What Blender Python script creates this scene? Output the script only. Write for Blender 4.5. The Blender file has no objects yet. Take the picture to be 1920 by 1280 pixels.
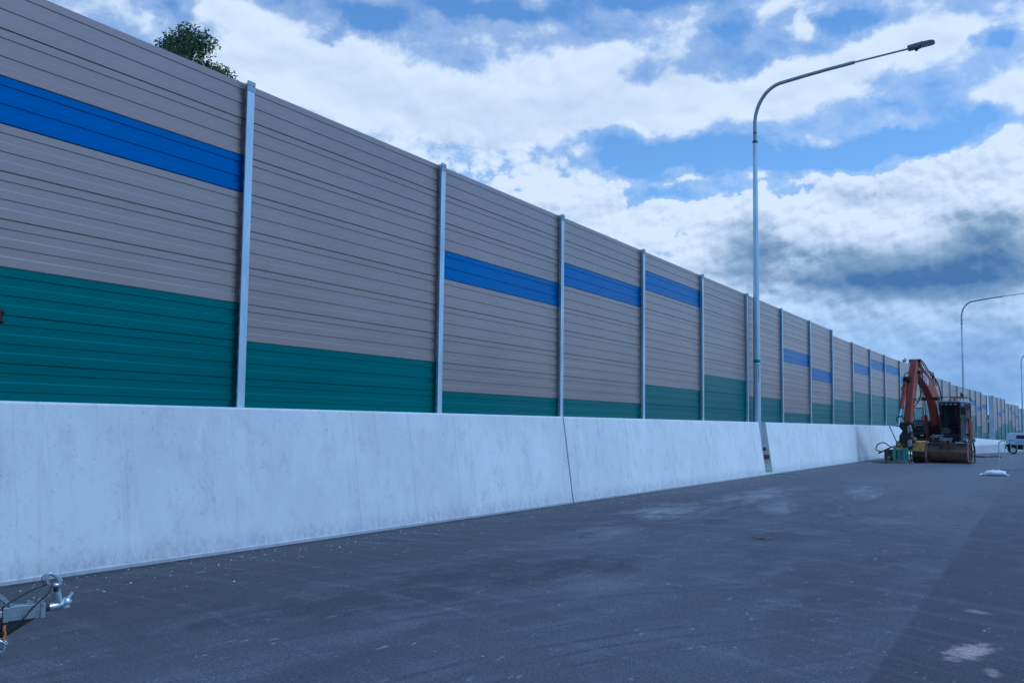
import bpy, bmesh, math, random
from mathutils import Vector, Matrix
random.seed(7)
R = math.radians
scn = bpy.context.scene
col = scn.collection

# ------------------------------------------------------------------ camera
CAM_Z = 1.490
pitch, roll, yaw = 0.08173, 0.01157, 0.50366
fw = Vector((-math.sin(yaw)*math.cos(pitch), math.cos(yaw)*math.cos(pitch), math.sin(pitch)))
r0 = Vector((math.cos(yaw), math.sin(yaw), 0)); u0 = r0.cross(fw)
rt = math.cos(roll)*r0 + math.sin(roll)*u0
up = -math.sin(roll)*r0 + math.cos(roll)*u0
cd = bpy.data.cameras.new('camera'); cam = bpy.data.objects.new('camera', cd); col.objects.link(cam)
M = Matrix((rt, up, -fw)).transposed().to_4x4(); M.translation = Vector((0, 0, CAM_Z))
cam.matrix_world = M
cd.sensor_width = 36; cd.lens = 1898.8/1920*36; cd.clip_start = 0.05; cd.clip_end = 5000
scn.camera = cam

# ------------------------------------------------------------------ light and exposure
SUN_AZ, SUN_EL = 72, 52          # degrees clockwise from +Y, elevation
sd = bpy.data.lights.new('sun', 'SUN'); sd.energy = 0.5; sd.angle = R(12); sd.color = (1.0, .99, .97)
so = bpy.data.objects.new('sun', sd); col.objects.link(so)
sdir = Vector((math.sin(R(SUN_AZ))*math.cos(R(SUN_EL)), math.cos(R(SUN_AZ))*math.cos(R(SUN_EL)), math.sin(R(SUN_EL))))
so.rotation_euler = sdir.to_track_quat('Z', 'Y').to_euler(); so.location = sdir*60
scn.view_settings.view_transform = 'Standard'; scn.view_settings.look = 'None'
scn.view_settings.exposure = 1.02; scn.view_settings.gamma = 1
scn.view_settings.use_curve_mapping = False
scn.view_settings.use_white_balance = True          # the photograph was balanced cold
scn.view_settings.white_balance_temperature = 4500
scn.view_settings.white_balance_tint = 10
scn.cycles.max_bounces = 6
scn.cycles.use_denoising = True

# ------------------------------------------------------------------ node helpers
class G:
    def __init__(s, nt): s.nt = nt
    def n(s, t, **k):
        x = s.nt.nodes.new(t)
        for a, b in k.items(): setattr(x, a, b)
        return x
    def l(s, a, b): s.nt.links.new(a, b)
    def put(s, sock, v):
        if isinstance(v, bpy.types.NodeSocket): s.l(v, sock)
        elif isinstance(v, (tuple, list)) and len(v) == 3 and sock.type == 'RGBA': sock.default_value = (*v, 1)
        else: sock.default_value = v
    def m(s, op, a, b=None, c=None, clamp=False):
        x = s.n('ShaderNodeMath', operation=op); x.use_clamp = clamp
        s.put(x.inputs[0], a)
        if b is not None: s.put(x.inputs[1], b)
        if c is not None: s.put(x.inputs[2], c)
        return x.outputs[0]
    def mr(s, v, a, b, c=0., d=1., it='SMOOTHSTEP'):
        x = s.n('ShaderNodeMapRange', interpolation_type=it)
        for i, q in enumerate((v, a, b, c, d)): s.put(x.inputs[i], q)
        return x.outputs[0]
    def mix(s, f, a, b, bt='MIX'):
        x = s.n('ShaderNodeMix', data_type='RGBA', blend_type=bt)
        s.put(x.inputs[0], f); s.put(x.inputs[6], a); s.put(x.inputs[7], b)
        return x.outputs[2]
    def mp(s, vec, loc=(0, 0, 0), rot=(0, 0, 0), sc=(1, 1, 1), vt='POINT'):
        x = s.n('ShaderNodeMapping', vector_type=vt)
        s.l(vec, x.inputs[0]); x.inputs[1].default_value = loc; x.inputs[2].default_value = rot; x.inputs[3].default_value = sc
        return x.outputs[0]
    def noise(s, vec, scale, det=6, rough=.55, dist=0., out=0, dims='3D'):
        x = s.n('ShaderNodeTexNoise', noise_dimensions=dims); s.l(vec, x.inputs['Vector'])
        x.inputs['Scale'].default_value = scale; x.inputs['Detail'].default_value = det
        x.inputs['Roughness'].default_value = rough; x.inputs['Distortion'].default_value = dist
        return x.outputs[out]
    def ell(s, vec, cx, cy, rx, ry, rot=0., a=1.0, b=0.0):
        """1 at the centre of an ellipse, falling to 0 at its rim"""
        v = s.mp(vec, (cx, cy, 0), (0, 0, R(rot)), (rx, ry, 1), 'TEXTURE')
        x = s.n('ShaderNodeVectorMath', operation='LENGTH'); s.l(v, x.inputs[0])
        return s.mr(x.outputs['Value'], a, b, 0., 1.)

# ------------------------------------------------------------------ sky with clouds (directions: azimuth, elevation in degrees)
CLOUDS = [(-24.5, 20.2, 6.0, 1.0, 5.0, 0.28), (-11.9, 7.9, 2.8, 1.6, 0.0, 0.55), (-15.6, 8.4, 3.6, 2.4, 0.0, 0.6), (-2.6, 9.5, 3.5, 3.2, 0.0, 0.5), (-41.23, 19.44, 7.63, 2.22, 0.0, 0.35), (-33.94, 17.61, 10.06, 2.57, -5.6, 0.4), (-24.09, 18.01, 7.98, 1.98, -1.2, 0.35), (-13.34, 18.39, 9.11, 1.72, 5.4, 0.38), (-6.12, 20.1, 5.94, 1.1, 6.7, 0.3), (-2.34, 17.15, 2.73, 0.98, -6.9, 0.25), (-3.2, 12.9, 3.9, 2.99, 16.7, 0.5), (-8.7, 11.68, 7.02, 2.52, 1.4, 0.5), (-15.14, 11.13, 3.73, 2.32, -2.0, 0.4), (-23.15, 11.89, 6.63, 2.06, -5.1, 0.4), (-27.74, 13.97, 4.59, 1.46, -11.3, 0.3), (-19.25, 8.89, 3.56, 1.76, -1.3, 0.3), (-7.42, 8.53, 8.7, 1.68, -2.2, 0.5), (-11.52, 5.82, 8.21, 1.72, 2.1, 0.35), (-3.42, 4.24, 4.87, 3.01, -0.8, 0.35), (-8.86, 2.36, 8.0, 2.55, 0.0, 0.3), (-45.39, 21.62, 3.46, 0.92, 6.0, 0.2), (-12.73, 21.46, 1.01, 0.79, -5.3, 0.28), (-18.94, 13.72, 2.08, 0.35, 3.2, 0.2), (-36.89, 13.74, 5.99, 2.61, -7.7, 0.3)]
HOLES = [(-37.4, 21.91, 2.89, 1.04, -3.8, 0.5), (-30.33, 22.8, 5.33, 0.7, -1.8, 0.45), (-48.49, 21.42, 1.53, 0.68, 7.5, 0.4), (-22.27, 23.19, 6.14, 0.59, -2.5, 0.4), (-16.53, 21.48, 1.74, 1.11, 14.7, 0.3), (-10.18, 21.48, 2.08, 0.84, 3.4, 0.5), (-2.52, 19.56, 1.24, 0.63, -7.7, 0.4), (-15.11, 14.81, 6.99, 0.9, -5.3, 0.6), (-21.64, 15.09, 2.7, 1.22, 8.3, 0.5), (-7.29, 15.11, 4.49, 0.71, 5.1, 0.6), (-21.19, 12.99, 2.7, 0.58, -8.9, 0.35), (-3.63, 16.0, 1.78, 0.58, -6.0, 0.35), (-7.79, 16.7, 1.61, 0.54, -5.7, 0.25), (-23.78, 16.28, 1.53, 0.72, -0.6, 0.3), (-38.88, 20.85, 1.5, 0.68, 3.8, 0.25), (-14.48, 19.84, 1.99, 0.7, 10.1, 0.25)]
SHADES = [(-9.0, 5.6, 9.5, 1.7, 0.0, 0.34), (-7.0, 8.6, 9.0, 2.2, -2.0, 0.30), (-7.4, 7.75, 10.0, 1.35, -2.0, .66), (-15.73, 9.7, 2.29, 2.32, -2.0, 0.55), (-3.29, 9.68, 3.71, 1.89, -3.9, 0.6), (-11.2, 9.54, 4.45, 0.86, -5.5, 0.3), (-5.98, 2.2, 10.64, 2.5, 0.0, 0.50), (-2.92, 4.5, 3.89, 1.37, -1.6, 0.25), (-20.13, 19.6, 6.02, 1.12, 5.1, 0.15), (-27.77, 16.88, 7.67, 1.72, 0.0, 0.12), (-9.5, 12.57, 2.74, 0.84, -3.5, 0.2)]
w = bpy.data.worlds.new('World'); scn.world = w; w.use_nodes = True
nt = w.node_tree; nt.nodes.clear(); g = G(nt)
tc = g.n('ShaderNodeTexCoord'); D = tc.outputs['Generated']
sep = g.n('ShaderNodeSeparateXYZ'); g.l(D, sep.inputs[0])
X, Y, Z = sep.outputs
az = g.m('MULTIPLY', g.m('ARCTAN2', X, Y), 180/math.pi)
el = g.m('MULTIPLY', g.m('ARCSINE', Z), 180/math.pi)
cmb = g.n('ShaderNodeCombineXYZ'); g.l(az, cmb.inputs[0]); g.l(el, cmb.inputs[1]); AE = cmb.outputs[0]
# warped coordinates so that cloud edges billow
wn = g.noise(AE, .28, 5, .6, 0., 1, '2D')
wv = g.n('ShaderNodeVectorMath', operation='MULTIPLY_ADD'); g.l(wn, wv.inputs[0]); wv.inputs[1].default_value = (3.4, 2.0, 0); wv.inputs[2].default_value = (-1.7, -1.0, 0)
wa = g.n('ShaderNodeVectorMath', operation='ADD'); g.l(AE, wa.inputs[0]); g.l(wv.outputs[0], wa.inputs[1]); W = wa.outputs[0]
wh = g.n('ShaderNodeVectorMath', operation='MULTIPLY_ADD'); g.l(wv.outputs[0], wh.inputs[0]); wh.inputs[1].default_value = (.35, .35, 0); g.l(AE, wh.inputs[2]); W2 = wh.outputs[0]
def field(base, lst, sign, vec):
    acc = base
    for cx, cy, rx, ry, rot, wt in lst:
        acc = g.m('MULTIPLY_ADD', g.ell(vec, cx, cy, rx*1.35, ry*1.35, rot), sign*wt, acc)
    return acc
AEs = g.mp(AE, sc=(.75, 1.15, 1), rot=(0, 0, R(-7)))
def fb(v): return g.noise(v, .36, 8, .57, .15, 0, '2D')
n1 = fb(AEs)
shift = g.n('ShaderNodeVectorMath', operation='ADD'); g.l(AEs, shift.inputs[0]); shift.inputs[1].default_value = (.22, .55, 0)
n2 = g.noise(shift.outputs[0], .30, 3, .5, .2, 0, '2D'); n1s = g.noise(AEs, .30, 3, .5, .2, 0, '2D')
finebit = g.m('MULTIPLY', g.m('SUBTRACT', fb(shift.outputs[0]), n1), .30)
base = g.m('MULTIPLY_ADD', g.m('SUBTRACT', n1, .5), 1.15, g.m('MULTIPLY', g.mr(el, 25., 38., .42, .02), g.mr(az, 3., 22., 1., .1)))
dens = field(base, CLOUDS, 1.55, W)
dens = field(dens, HOLES, -1.15, W)
dens = g.m('ADD', dens, g.mr(el, 9., 4., 0., .5))
sh = field(0.02, SHADES, 1.0, W2)
relief = g.m('ADD', g.m('MULTIPLY', g.m('SUBTRACT', n2, n1s), 1.15), finebit)
relief = g.m('MULTIPLY', relief, g.m('MULTIPLY', g.mr(el, 12.5, 16.5, .55, .5), g.mr(el, 4., 8., .45, 1.)))      # lit from above: denser above means shaded
def puff(v):
    q = g.n('ShaderNodeTexVoronoi', feature='F1', voronoi_dimensions='2D'); g.l(v, q.inputs['Vector']); q.inputs['Scale'].default_value = .46
    q.inputs['Detail'].default_value = 3; q.inputs['Roughness'].default_value = .55; q.inputs['Lacunarity'].default_value = 2.1
    return q.outputs['Distance']
pw = g.n('ShaderNodeVectorMath', operation='MULTIPLY_ADD'); g.l(wv.outputs[0], pw.inputs[0]); pw.inputs[1].default_value = (.25, .35, 0); g.l(g.mp(AE, sc=(.8, 1.2, 1)), pw.inputs[2])
ps = g.n('ShaderNodeVectorMath', operation='ADD'); g.l(pw.outputs[0], ps.inputs[0]); ps.inputs[1].default_value = (.16, .42, 0)
v1, v2_ = puff(pw.outputs[0]), puff(ps.outputs[0])
low = g.m('MULTIPLY', g.mr(el, 13.5, 17.5, 1., .12), g.mr(el, 3., 8., .35, 1.))
dens = g.m('MULTIPLY_ADD', g.m('SUBTRACT', .50, v1), g.m('MULTIPLY', low, .45), dens)
alpha = g.mr(dens, g.mr(el, 12.5, 16.5, .40, .28), g.mr(el, 12.5, 16.5, .54, .72))
relief = g.m('MULTIPLY_ADD', g.m('SUBTRACT', v1, v2_), g.m('MULTIPLY', low, .50), relief)
wisp = g.mr(dens, .05, .5, 0., .35)
alpha = g.m('MAXIMUM', alpha, wisp)
thick = g.mr(dens, .6, 1.3, 0., .12)
relief = g.m('MULTIPLY', relief, g.mr(sh, .2, .8, 1., .45))
sh = g.m('ADD', g.m('ADD', sh, relief), thick, clamp=True)
ramp = g.n('ShaderNodeValToRGB'); g.l(sh, ramp.inputs[0])
e = ramp.color_ramp.elements
e[0].position = 0.; e[0].color = (.92, .93, .94, 1)
e[1].position = 1.; e[1].color = (.115, .215, .385, 1)
x = e.new(.35); x.color = (.66, .71, .78, 1)
x = e.new(.68); x.color = (.33, .42, .53, 1)
cc = ramp.outputs[0]
CL = g.mix(1.0, cc, (.475, .420, .335), 'MULTIPLY')
st = g.n('ShaderNodeTexSky', sky_type='NISHITA'); st.sun_disc = False
st.sun_elevation = R(SUN_EL); st.sun_rotation = R(SUN_AZ); st.air_density = 1.0; st.dust_density = .6; st.ozone_density = 1.6
skc = g.mix(1.0, st.outputs[0], (.0615, .062, .0560), 'MULTIPLY')
zb = g.n('ShaderNodeVectorMath', operation='SCALE'); g.l(skc, zb.inputs[0]); g.l(g.mr(el, 25., 55., 1., 2.0), zb.inputs['Scale']); skc = zb.outputs[0]   # unseen blue sky overhead boosted to light surfaces bluer
haze = g.mr(el, 0., 9., .55, 0.)
skc = g.mix(haze, skc, (.30, .42, .58))
CL = g.mix(g.mr(el, 10., 2., 0., .75), CL, g.mix(1.0, CL, (.68, .92, 1.22), 'MULTIPLY'))
fin = g.mix(alpha, skc, CL)
bg = g.n('ShaderNodeBackground'); g.l(fin, bg.inputs[0]); bg.inputs[1].default_value = 1.0
wo = g.n('ShaderNodeOutputWorld'); g.l(bg.outputs[0], wo.inputs[0])

# ------------------------------------------------------------------ materials
def newmat(name):
    m = bpy.data.materials.new(name); m.use_nodes = True
    nt = m.node_tree; nt.nodes.clear(); g = G(nt)
    b = g.n('ShaderNodeBsdfPrincipled'); o = g.n('ShaderNodeOutputMaterial'); g.l(b.outputs[0], o.inputs[0])
    tc = g.n('ShaderNodeTexCoord')
    return m, g, b, tc.outputs['Object']
def mat(name, c, rough=.5, metal=0., var=.15, vs=6., bump=0., bs=60., dirt=None, damt=.3, ds=4., spec=.5):
    m, g, b, O = newmat(name)
    n = g.noise(O, vs, 6, .6)
    k = g.mr(n, .3, .7, 1-var, 1+var, 'LINEAR')
    kk = g.n('ShaderNodeCombineXYZ')
    for i in range(3): g.l(k, kk.inputs[i])
    cc = g.mix(1.0, c, kk.outputs[0], 'MULTIPLY')
    if dirt:
        d = g.mr(g.noise(O, ds, 8, .65), .62-damt*.4, .78-damt*.4)
        cc = g.mix(g.m('MULTIPLY', d, .85), cc, dirt)
        g.l(g.m('MULTIPLY_ADD', d, .35, rough, clamp=True), b.inputs['Roughness'])
    else: b.inputs['Roughness'].default_value = rough
    g.l(cc, b.inputs['Base Color']); b.inputs['Metallic'].default_value = metal
    b.inputs['Specular IOR Level'].default_value = spec
    if bump:
        bn = g.n('ShaderNodeBump'); bn.inputs['Strength'].default_value = bump; bn.inputs['Distance'].default_value = .01
        g.l(g.noise(O, bs, 5, .6), bn.inputs['Height']); g.l(bn.outputs[0], b.inputs['Normal'])
    return m

def panel_mat(name, c, spec=.45):
    m, g, b, O = newmat(name)
    s = g.n('ShaderNodeSeparateXYZ'); g.l(O, s.inputs[0])
    # staggered round perforations, 11 mm pitch
    P = .0115
    u = g.m('DIVIDE', s.outputs[1], P); v = g.m('DIVIDE', s.outputs[2], P)
    row = g.m('FLOOR', v); odd = g.m('MULTIPLY', g.m('MODULO', g.m('ABSOLUTE', row), 2.), .5)
    fu = g.m('SUBTRACT', g.m('FRACT', g.m('ADD', u, odd)), .5); fv = g.m('SUBTRACT', g.m('FRACT', v), .5)
    d = g.m('SQRT', g.m('ADD', g.m('MULTIPLY', fu, fu), g.m('MULTIPLY', fv, fv)))
    hole = g.mr(d, .30, .20, 0., .62)
    n = g.noise(g.mp(O, sc=(1, .5, 1)), 1.3, 4, .5)
    cc = g.mix(g.mr(n, .3, .7, 0., .5), c, tuple(q*.84 for q in c))
    cc = g.mix(hole, cc, tuple(q*.25 for q in c))
    g.l(cc, b.inputs['Base Color'])
    g.l(g.m('MULTIPLY_ADD', hole, .25, .36), b.inputs['Roughness'])
    b.inputs['Specular IOR Level'].default_value = spec
    b.inputs['Metallic'].default_value = .5
    return m
TAN = panel_mat('tan_panel', (.338, .262, .226), .9)
BLUE = panel_mat('blue_panel', (.0, .108, .345))
GREEN = panel_mat('green_panel', (.0, .135, .125))

def galv(name, c=(.54, .65, .70), rough=.42, metal=.55):
    m, g, b, O = newmat(name)
    v = g.n('ShaderNodeTexVoronoi'); g.l(O, v.inputs[0]); v.inputs['Scale'].default_value = 45
    n = g.noise(g.mp(O, sc=(1, 1, .25)), 3., 7, .65)
    k = g.mr(n, .3, .72, 0., 1.)
    cc = g.mix(k, c, tuple(q*.72 for q in c))
    cc = g.mix(g.m('MULTIPLY', g.mr(v.outputs['Distance'], 0., .9), .18), cc, (.65, .68, .7))
    g.l(cc, b.inputs['Base Color']); b.inputs['Metallic'].default_value = metal
    g.l(g.mr(n, .2, .8, rough-.08, rough+.14), b.inputs['Roughness'])
    return m
GALV = galv('galvanised_steel'); GALVD = galv('dull_galvanised_steel', (.30, .34, .36), .5, .6)

def concrete_mat():
    m, g, b, O = newmat('precast_concrete')
    s = g.n('ShaderNodeSeparateXYZ'); g.l(O, s.inputs[0]); y, z = s.outputs[1], s.outputs[2]
    big = g.noise(O, .55, 5, .55)
    mott = g.noise(g.mp(O, sc=(1, 1, .75)), 3.2, 9, .68, .4)
    streak = g.noise(g.mp(O, sc=(3, 7.5, .55)), 1.0, 6, .62)
    fine = g.noise(O, 60, 5, .7)
    spots = g.noise(g.mp(O, sc=(1, 1, .7)), 13.0, 8, .78)
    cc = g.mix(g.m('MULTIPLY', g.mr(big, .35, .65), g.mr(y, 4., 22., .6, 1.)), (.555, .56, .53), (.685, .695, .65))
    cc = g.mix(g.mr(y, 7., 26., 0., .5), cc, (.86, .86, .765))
    cc = g.mix(g.mr(mott, .49, .74, 0., .34), cc, (.38, .345, .36))
    cc = g.mix(g.mr(streak, .52, .76, 0., .30), cc, (.40, .375, .39))
    cc = g.mix(g.m('MULTIPLY', g.mr(spots, .55, .70, 0., .45), g.mr(mott, .40, .60, .15, 1.)), cc, (.27, .30, .32))
    sp2 = g.noise(g.mp(O, sc=(1, 1, .7)), 24.0, 6, .75)
    cc = g.mix(g.m('MULTIPLY', g.mr(sp2, .56, .66, 0., .6), g.mr(mott, .42, .58, .1, 1.)), cc, (.29, .32, .34))
    cc = g.mix(g.mr(mott, .44, .30, 0., .45), cc, (.70, .70, .69))
    # formwork seams and drip lines
    for yy, wd, a in ((6.05, .008, .35), (7.25, .008, .25), (8.56, .006, .35), (11.15, .02, .4), (12.5, .028, .4), (13.75, .022, .35), (16.0, .02, .3), (20.9, .02, .3), (23.4, .03, .3), (26.2, .03, .3), (29.3, .03, .3), (37.0, .05, .35), (43.5, .05, .35)):
        dd = g.m('ABSOLUTE', g.m('ADD', g.m('SUBTRACT', y, yy), g.m('MULTIPLY', g.m('SUBTRACT', mott, .5), .05)))
        cc = g.mix(g.m('MULTIPLY', g.mr(dd, wd, wd*.2), a*.6), cc, (.27, .29, .31))
    # splash dirt near the foot and a grimy plinth
    foot = g.m('MULTIPLY', g.mr(z, .30, .04), g.mr(spots, .35, .62))
    cc = g.mix(g.m('MULTIPLY', foot, .55), cc, (.30, .31, .33))
    cc = g.mix(g.m('MULTIPLY', g.mr(z, .040, .032), .5), cc, (.26, .27, .28))
    cc = g.mix(g.mr(fine, .55, .75, 0., .18), cc, (.25, .27, .28))
    g.l(cc, b.inputs['Base Color']); b.inputs['Roughness'].default_value = .82; b.inputs['Specular IOR Level'].default_value = .25
    bn = g.n('ShaderNodeBump'); bn.inputs['Strength'].default_value = .35; bn.inputs['Distance'].default_value = .006
    g.l(g.m('ADD', g.m('MULTIPLY', fine, .5), spots), bn.inputs['Height']); g.l(bn.outputs[0], b.inputs['Normal'])
    return m
CONC = concrete_mat()

def asphalt_mat():
    m, g, b, O = newmat('new_asphalt')
    s = g.n('ShaderNodeSeparateXYZ'); g.l(O, s.inputs[0]); x, y = s.outputs[0], s.outputs[1]
    big = g.noise(g.mp(O, sc=(.5, .16, 1), rot=(0, 0, R(8))), 1.0, 6, .6, .5)
    mid = g.noise(g.mp(O, sc=(1.6, .8, 1)), 1.2, 8, .68, .3)
    grit = g.noise(O, 95, 4, .75)
    grit2 = g.noise(O, 28, 6, .75)
    vo = g.n('ShaderNodeTexVoronoi'); g.l(O, vo.inputs[0]); vo.inputs['Scale'].default_value = 70
    cc = g.mix(g.mr(big, .36, .66), (.036, .0362, .037), (.078, .0785, .080))
    cc = g.mix(g.mr(mid, .42, .68, 0., .75), cc, (.122, .120, .124))
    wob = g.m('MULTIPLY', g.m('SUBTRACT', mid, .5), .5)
    # wide dark strip along the wall foot
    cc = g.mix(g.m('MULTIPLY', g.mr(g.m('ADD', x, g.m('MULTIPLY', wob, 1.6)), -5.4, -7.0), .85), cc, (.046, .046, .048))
    cc = g.mix(g.m('MULTIPLY', g.mr(g.m('ADD', x, g.m('MULTIPLY', wob, .25)), -8.12, -8.36), .75), cc, (.016, .016, .017))  # thin line of contact shade and dirt painted in against the wall
    # darker newly laid lane on the right
    cc = g.mix(g.m('MULTIPLY', g.mr(g.m('ADD', g.m('SUBTRACT', x, g.m('MULTIPLY', y, -.022)), g.m('MULTIPLY', wob, .12)), -.98, -.93), .8), cc, (.031, .031, .033))
    # tyre scrubbing: wide arcs
    v2 = g.n('ShaderNodeVectorMath', operation='MULTIPLY_ADD')
    g.l(g.noise(O, .5, 3, .5, 0., 1), v2.inputs[0]); v2.inputs[1].default_value = (.5, .5, 0); g.l(O, v2.inputs[2])
    for cx, cy, r_lo, r_hi, fr, amt, dark in ((-1.0, 30., 9.0, 18.5, 4.5, .85, True), (3.5, 4.0, 4.5, 13., 4.2, .6, True), (-9., -6., 9., 24., 3.2, .22, False), (6., 22., 6., 12., 4.6, .7, True), (-12., 18., 5., 11., 4., .30, False)):
        d = g.n('ShaderNodeVectorMath', operation='DISTANCE'); g.l(v2.outputs[0], d.inputs[0]); d.inputs[1].default_value = (cx, cy, .25)
        dv = d.outputs['Value']
        cb = g.n('ShaderNodeCombineXYZ'); g.l(dv, cb.inputs[0])
        band = g.mr(g.noise(cb.outputs[0], fr, 4, .75), .50, .60)
        gate = g.m('MULTIPLY', g.m('MULTIPLY', g.mr(dv, r_lo, r_lo+1.5), g.mr(dv, r_hi, r_hi-2)), g.mr(mid, .35, .6))
        cc = g.mix(g.m('MULTIPLY', g.m('MULTIPLY', band, gate), amt), cc, (.034, .034, .037) if dark else (.19, .192, .2))
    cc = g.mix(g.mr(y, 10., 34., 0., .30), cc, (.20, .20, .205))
    # pale dust left by work vehicles, in patches
    dust = g.noise(g.mp(O, sc=(3.2, .8, 1), rot=(0, 0, R(-6))), 1.0, 9, .75, .6)
    dm = g.mr(dust, .38, .60)
    for cx, cy, rx, ry, rot, a in ((-6.3, 17.3, 1.2, 3.2, 10, .95), (-6.15, 22.5, 1.0, 6.5, 3, .85), (-4.9, 19.5, .6, 3.2, 10, .9), (-4.3, 25., .8, 5., 8, .8), (-2.7, 17.5, .9, 1.6, 0, .3), (-5.8, 13.5, .8, 2.4, 20, .45), (-3.9, 9., .8, 1.6, 10, .3)):
        cc = g.mix(g.m('MULTIPLY', g.mr(g.m('MULTIPLY_ADD', g.m('SUBTRACT', dust, .5), 2.6, g.ell(O, cx, cy, rx*1.35, ry*1.35, rot)), .45, 1.5), a*.8), cc, (.34, .34, .32))
    sandn = g.noise(O, 9, 8, .72)
    for cx, cy, rx, ry, rot, a in ((-.64, 7.62, .22, .55, -15, 1.), (-.47, 7.05, .09, .2, 10, .6), (-.72, 9.3, .14, .22, 30, .5)):
        cc = g.mix(g.m('MULTIPLY', g.mr(g.m('MULTIPLY_ADD', g.m('SUBTRACT', sandn, .5), 2.2, g.ell(O, cx, cy, rx*1.25, ry*1.25, rot)), .36, 1.0), a*.62), cc, (.62, .47, .37))
    # scuffs
    sc_ = g.noise(g.mp(O, sc=(9, 3.2, 1), rot=(0, 0, R(40))), 1.0, 7, .78)
    cc = g.mix(g.mr(sc_, .60, .67, 0., .7), cc, (.34, .34, .335))
    # aggregate
    g3 = g.noise(O, 40, 4, .7)
    f = g.m('MULTIPLY', g.mr(grit, .36, .64, .35, 1.65, 'LINEAR'), g.mr(g3, .36, .66, .62, 1.42, 'LINEAR'))
    fc = g.n('ShaderNodeCombineXYZ')
    for i in range(3): g.l(f, fc.inputs[i])
    cc = g.mix(1.0, cc, fc.outputs[0], 'MULTIPLY')
    cc = g.mix(g.mr(grit2, .62, .74, 0., .6), cc, (.26, .26, .265))
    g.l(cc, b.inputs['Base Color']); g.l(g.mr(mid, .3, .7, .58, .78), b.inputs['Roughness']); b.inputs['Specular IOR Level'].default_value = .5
    bn = g.n('ShaderNodeBump'); bn.inputs['Strength'].default_value = .8; bn.inputs['Distance'].default_value = .008
    g.l(g.m('ADD', grit, g.m('MULTIPLY', vo.outputs['Distance'], .6)), bn.inputs['Height']); g.l(bn.outputs[0], b.inputs['Normal'])
    return m
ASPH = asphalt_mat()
SOIL = mat('bare_soil', (.16, .12, .08), .95, 0, .3, 1.2, .6, 20, (.06, .07, .03), .4, 2)
DIRT = mat('dark_dirt', (.055, .042, .034), .95, 0, .35, 3, .9, 30)
ORANGE = mat('orange_machine_paint', (.31, .056, .027), .45, 0, .18, 3, .05, 60, (.13, .045, .03), .30, 5)
ORANGED = mat('worn_orange_paint', (.23, .050, .028), .55, 0, .22, 4, .1, 60, (.09, .05, .04), .42, 6)
BLACK = mat('black_paint', (.014, .014, .016), .55, 0, .2, 5, .1, 60, (.06, .052, .045), .2, 5)
BLACKM = mat('greasy_black_steel', (.022, .02, .02), .45, .4, .3, 8, .4, 50, (.10, .07, .05), .3, 9)
NAVY = mat('dark_blue_grey_paint', (.018, .022, .032), .4, 0, .15, 5)
GREYP = mat('light_grey_paint', (.33, .33, .34), .5, 0, .15, 5, 0, 60, (.15, .13, .11), .3, 6)
RUSTP = mat('rusty_worn_steel', (.145, .078, .055), .62, .25, .3, 4, .4, 40, (.20, .12, .085), .4, 3)
RUSTD = mat('dark_rusty_steel', (.06, .042, .034), .75, .2, .35, 6, .6, 40, (.17, .10, .055), .35, 6)
YELL = mat('chipped_yellow_paint', (.60, .33, .07), .6, 0, .25, 5, .2, 50, (.16, .075, .04), .30, 9)
TEALP = mat('mint_green_paint', (.13, .30, .24), .45, 0, .2, 5, .1, 50, (.10, .16, .11), .3, 8)
TIMB = mat('weathered_timber', (.22, .19, .16), .9, 0, .3, 8, .5, 40)
CHROME = mat('chrome_rod', (.75, .77, .8), .15, 1.0, .05)
STEEL = mat('zinc_plated_steel', (.52, .55, .56), .32, .8, .15, 12, .05, 90)
CAST = mat('grey_cast_steel', (.26, .29, .29), .45, .35, .15, 10, .1, 90, (.12, .11, .10), .2, 12)
RUBBER = mat('black_rubber', (.016, .016, .017), .7, 0, .2, 8)
CABLE = mat('black_cable', (.012, .012, .013), .45, 0, .1)
ORPL = mat('orange_plastic', (.50, .15, .03), .4, 0, .15, 10)
TEALROPE = mat('teal_cord', (.02, .30, .30), .7, 0, .2, 30)
PIPEO = mat('terracotta_pipe', (.13, .045, .03), .6, 0, .15, 8)
WHITEP = mat('white_vehicle_paint', (.74, .75, .77), .28, 0, .04, 3, 0, 60, (.5, .48, .45), .1, 5)
WHITEB = mat('white_woven_bag', (.78, .78, .76), .7, 0, .12, 14, .5, 60, (.5, .46, .4), .15, 9)
BLUEP = mat('blue_lettering', (.03, .10, .32), .5, 0, .05)
DECAL = mat('pale_decal', (.55, .55, .60), .5, 0, .1, 12)
PURP = mat('blue_violet_print', (.10, .08, .30), .5, 0, .1)
REDL = mat('red_lens', (.55, .03, .02), .25, 0, .05)
LENS = mat('grey_lamp_glass', (.35, .38, .40), .15, .2, .05)
LAMPG = mat('lamp_head_grey', (.13, .15, .165), .45, .3, .1, 9)
STENC = mat('dark_stencil_ink', (.03, .03, .035), .7)
TEALTAPE = mat('green_tape', (.0, .22, .16), .5)
PEBBLE = mat('pale_pebbles', (.42, .41, .39), .85, 0, .5, 30)
BROWN = mat('dry_leaf', (.20, .11, .06), .8, 0, .3, 30)
def glass_mat():
    m, g, b, O = newmat('dark_tinted_glass')
    b.inputs['Base Color'].default_value = (.012, .016, .024, 1); b.inputs['Roughness'].default_value = .06
    b.inputs['Specular IOR Level'].default_value = .5; b.inputs['Alpha'].default_value = .88
    return m
GLASS = glass_mat()
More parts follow.
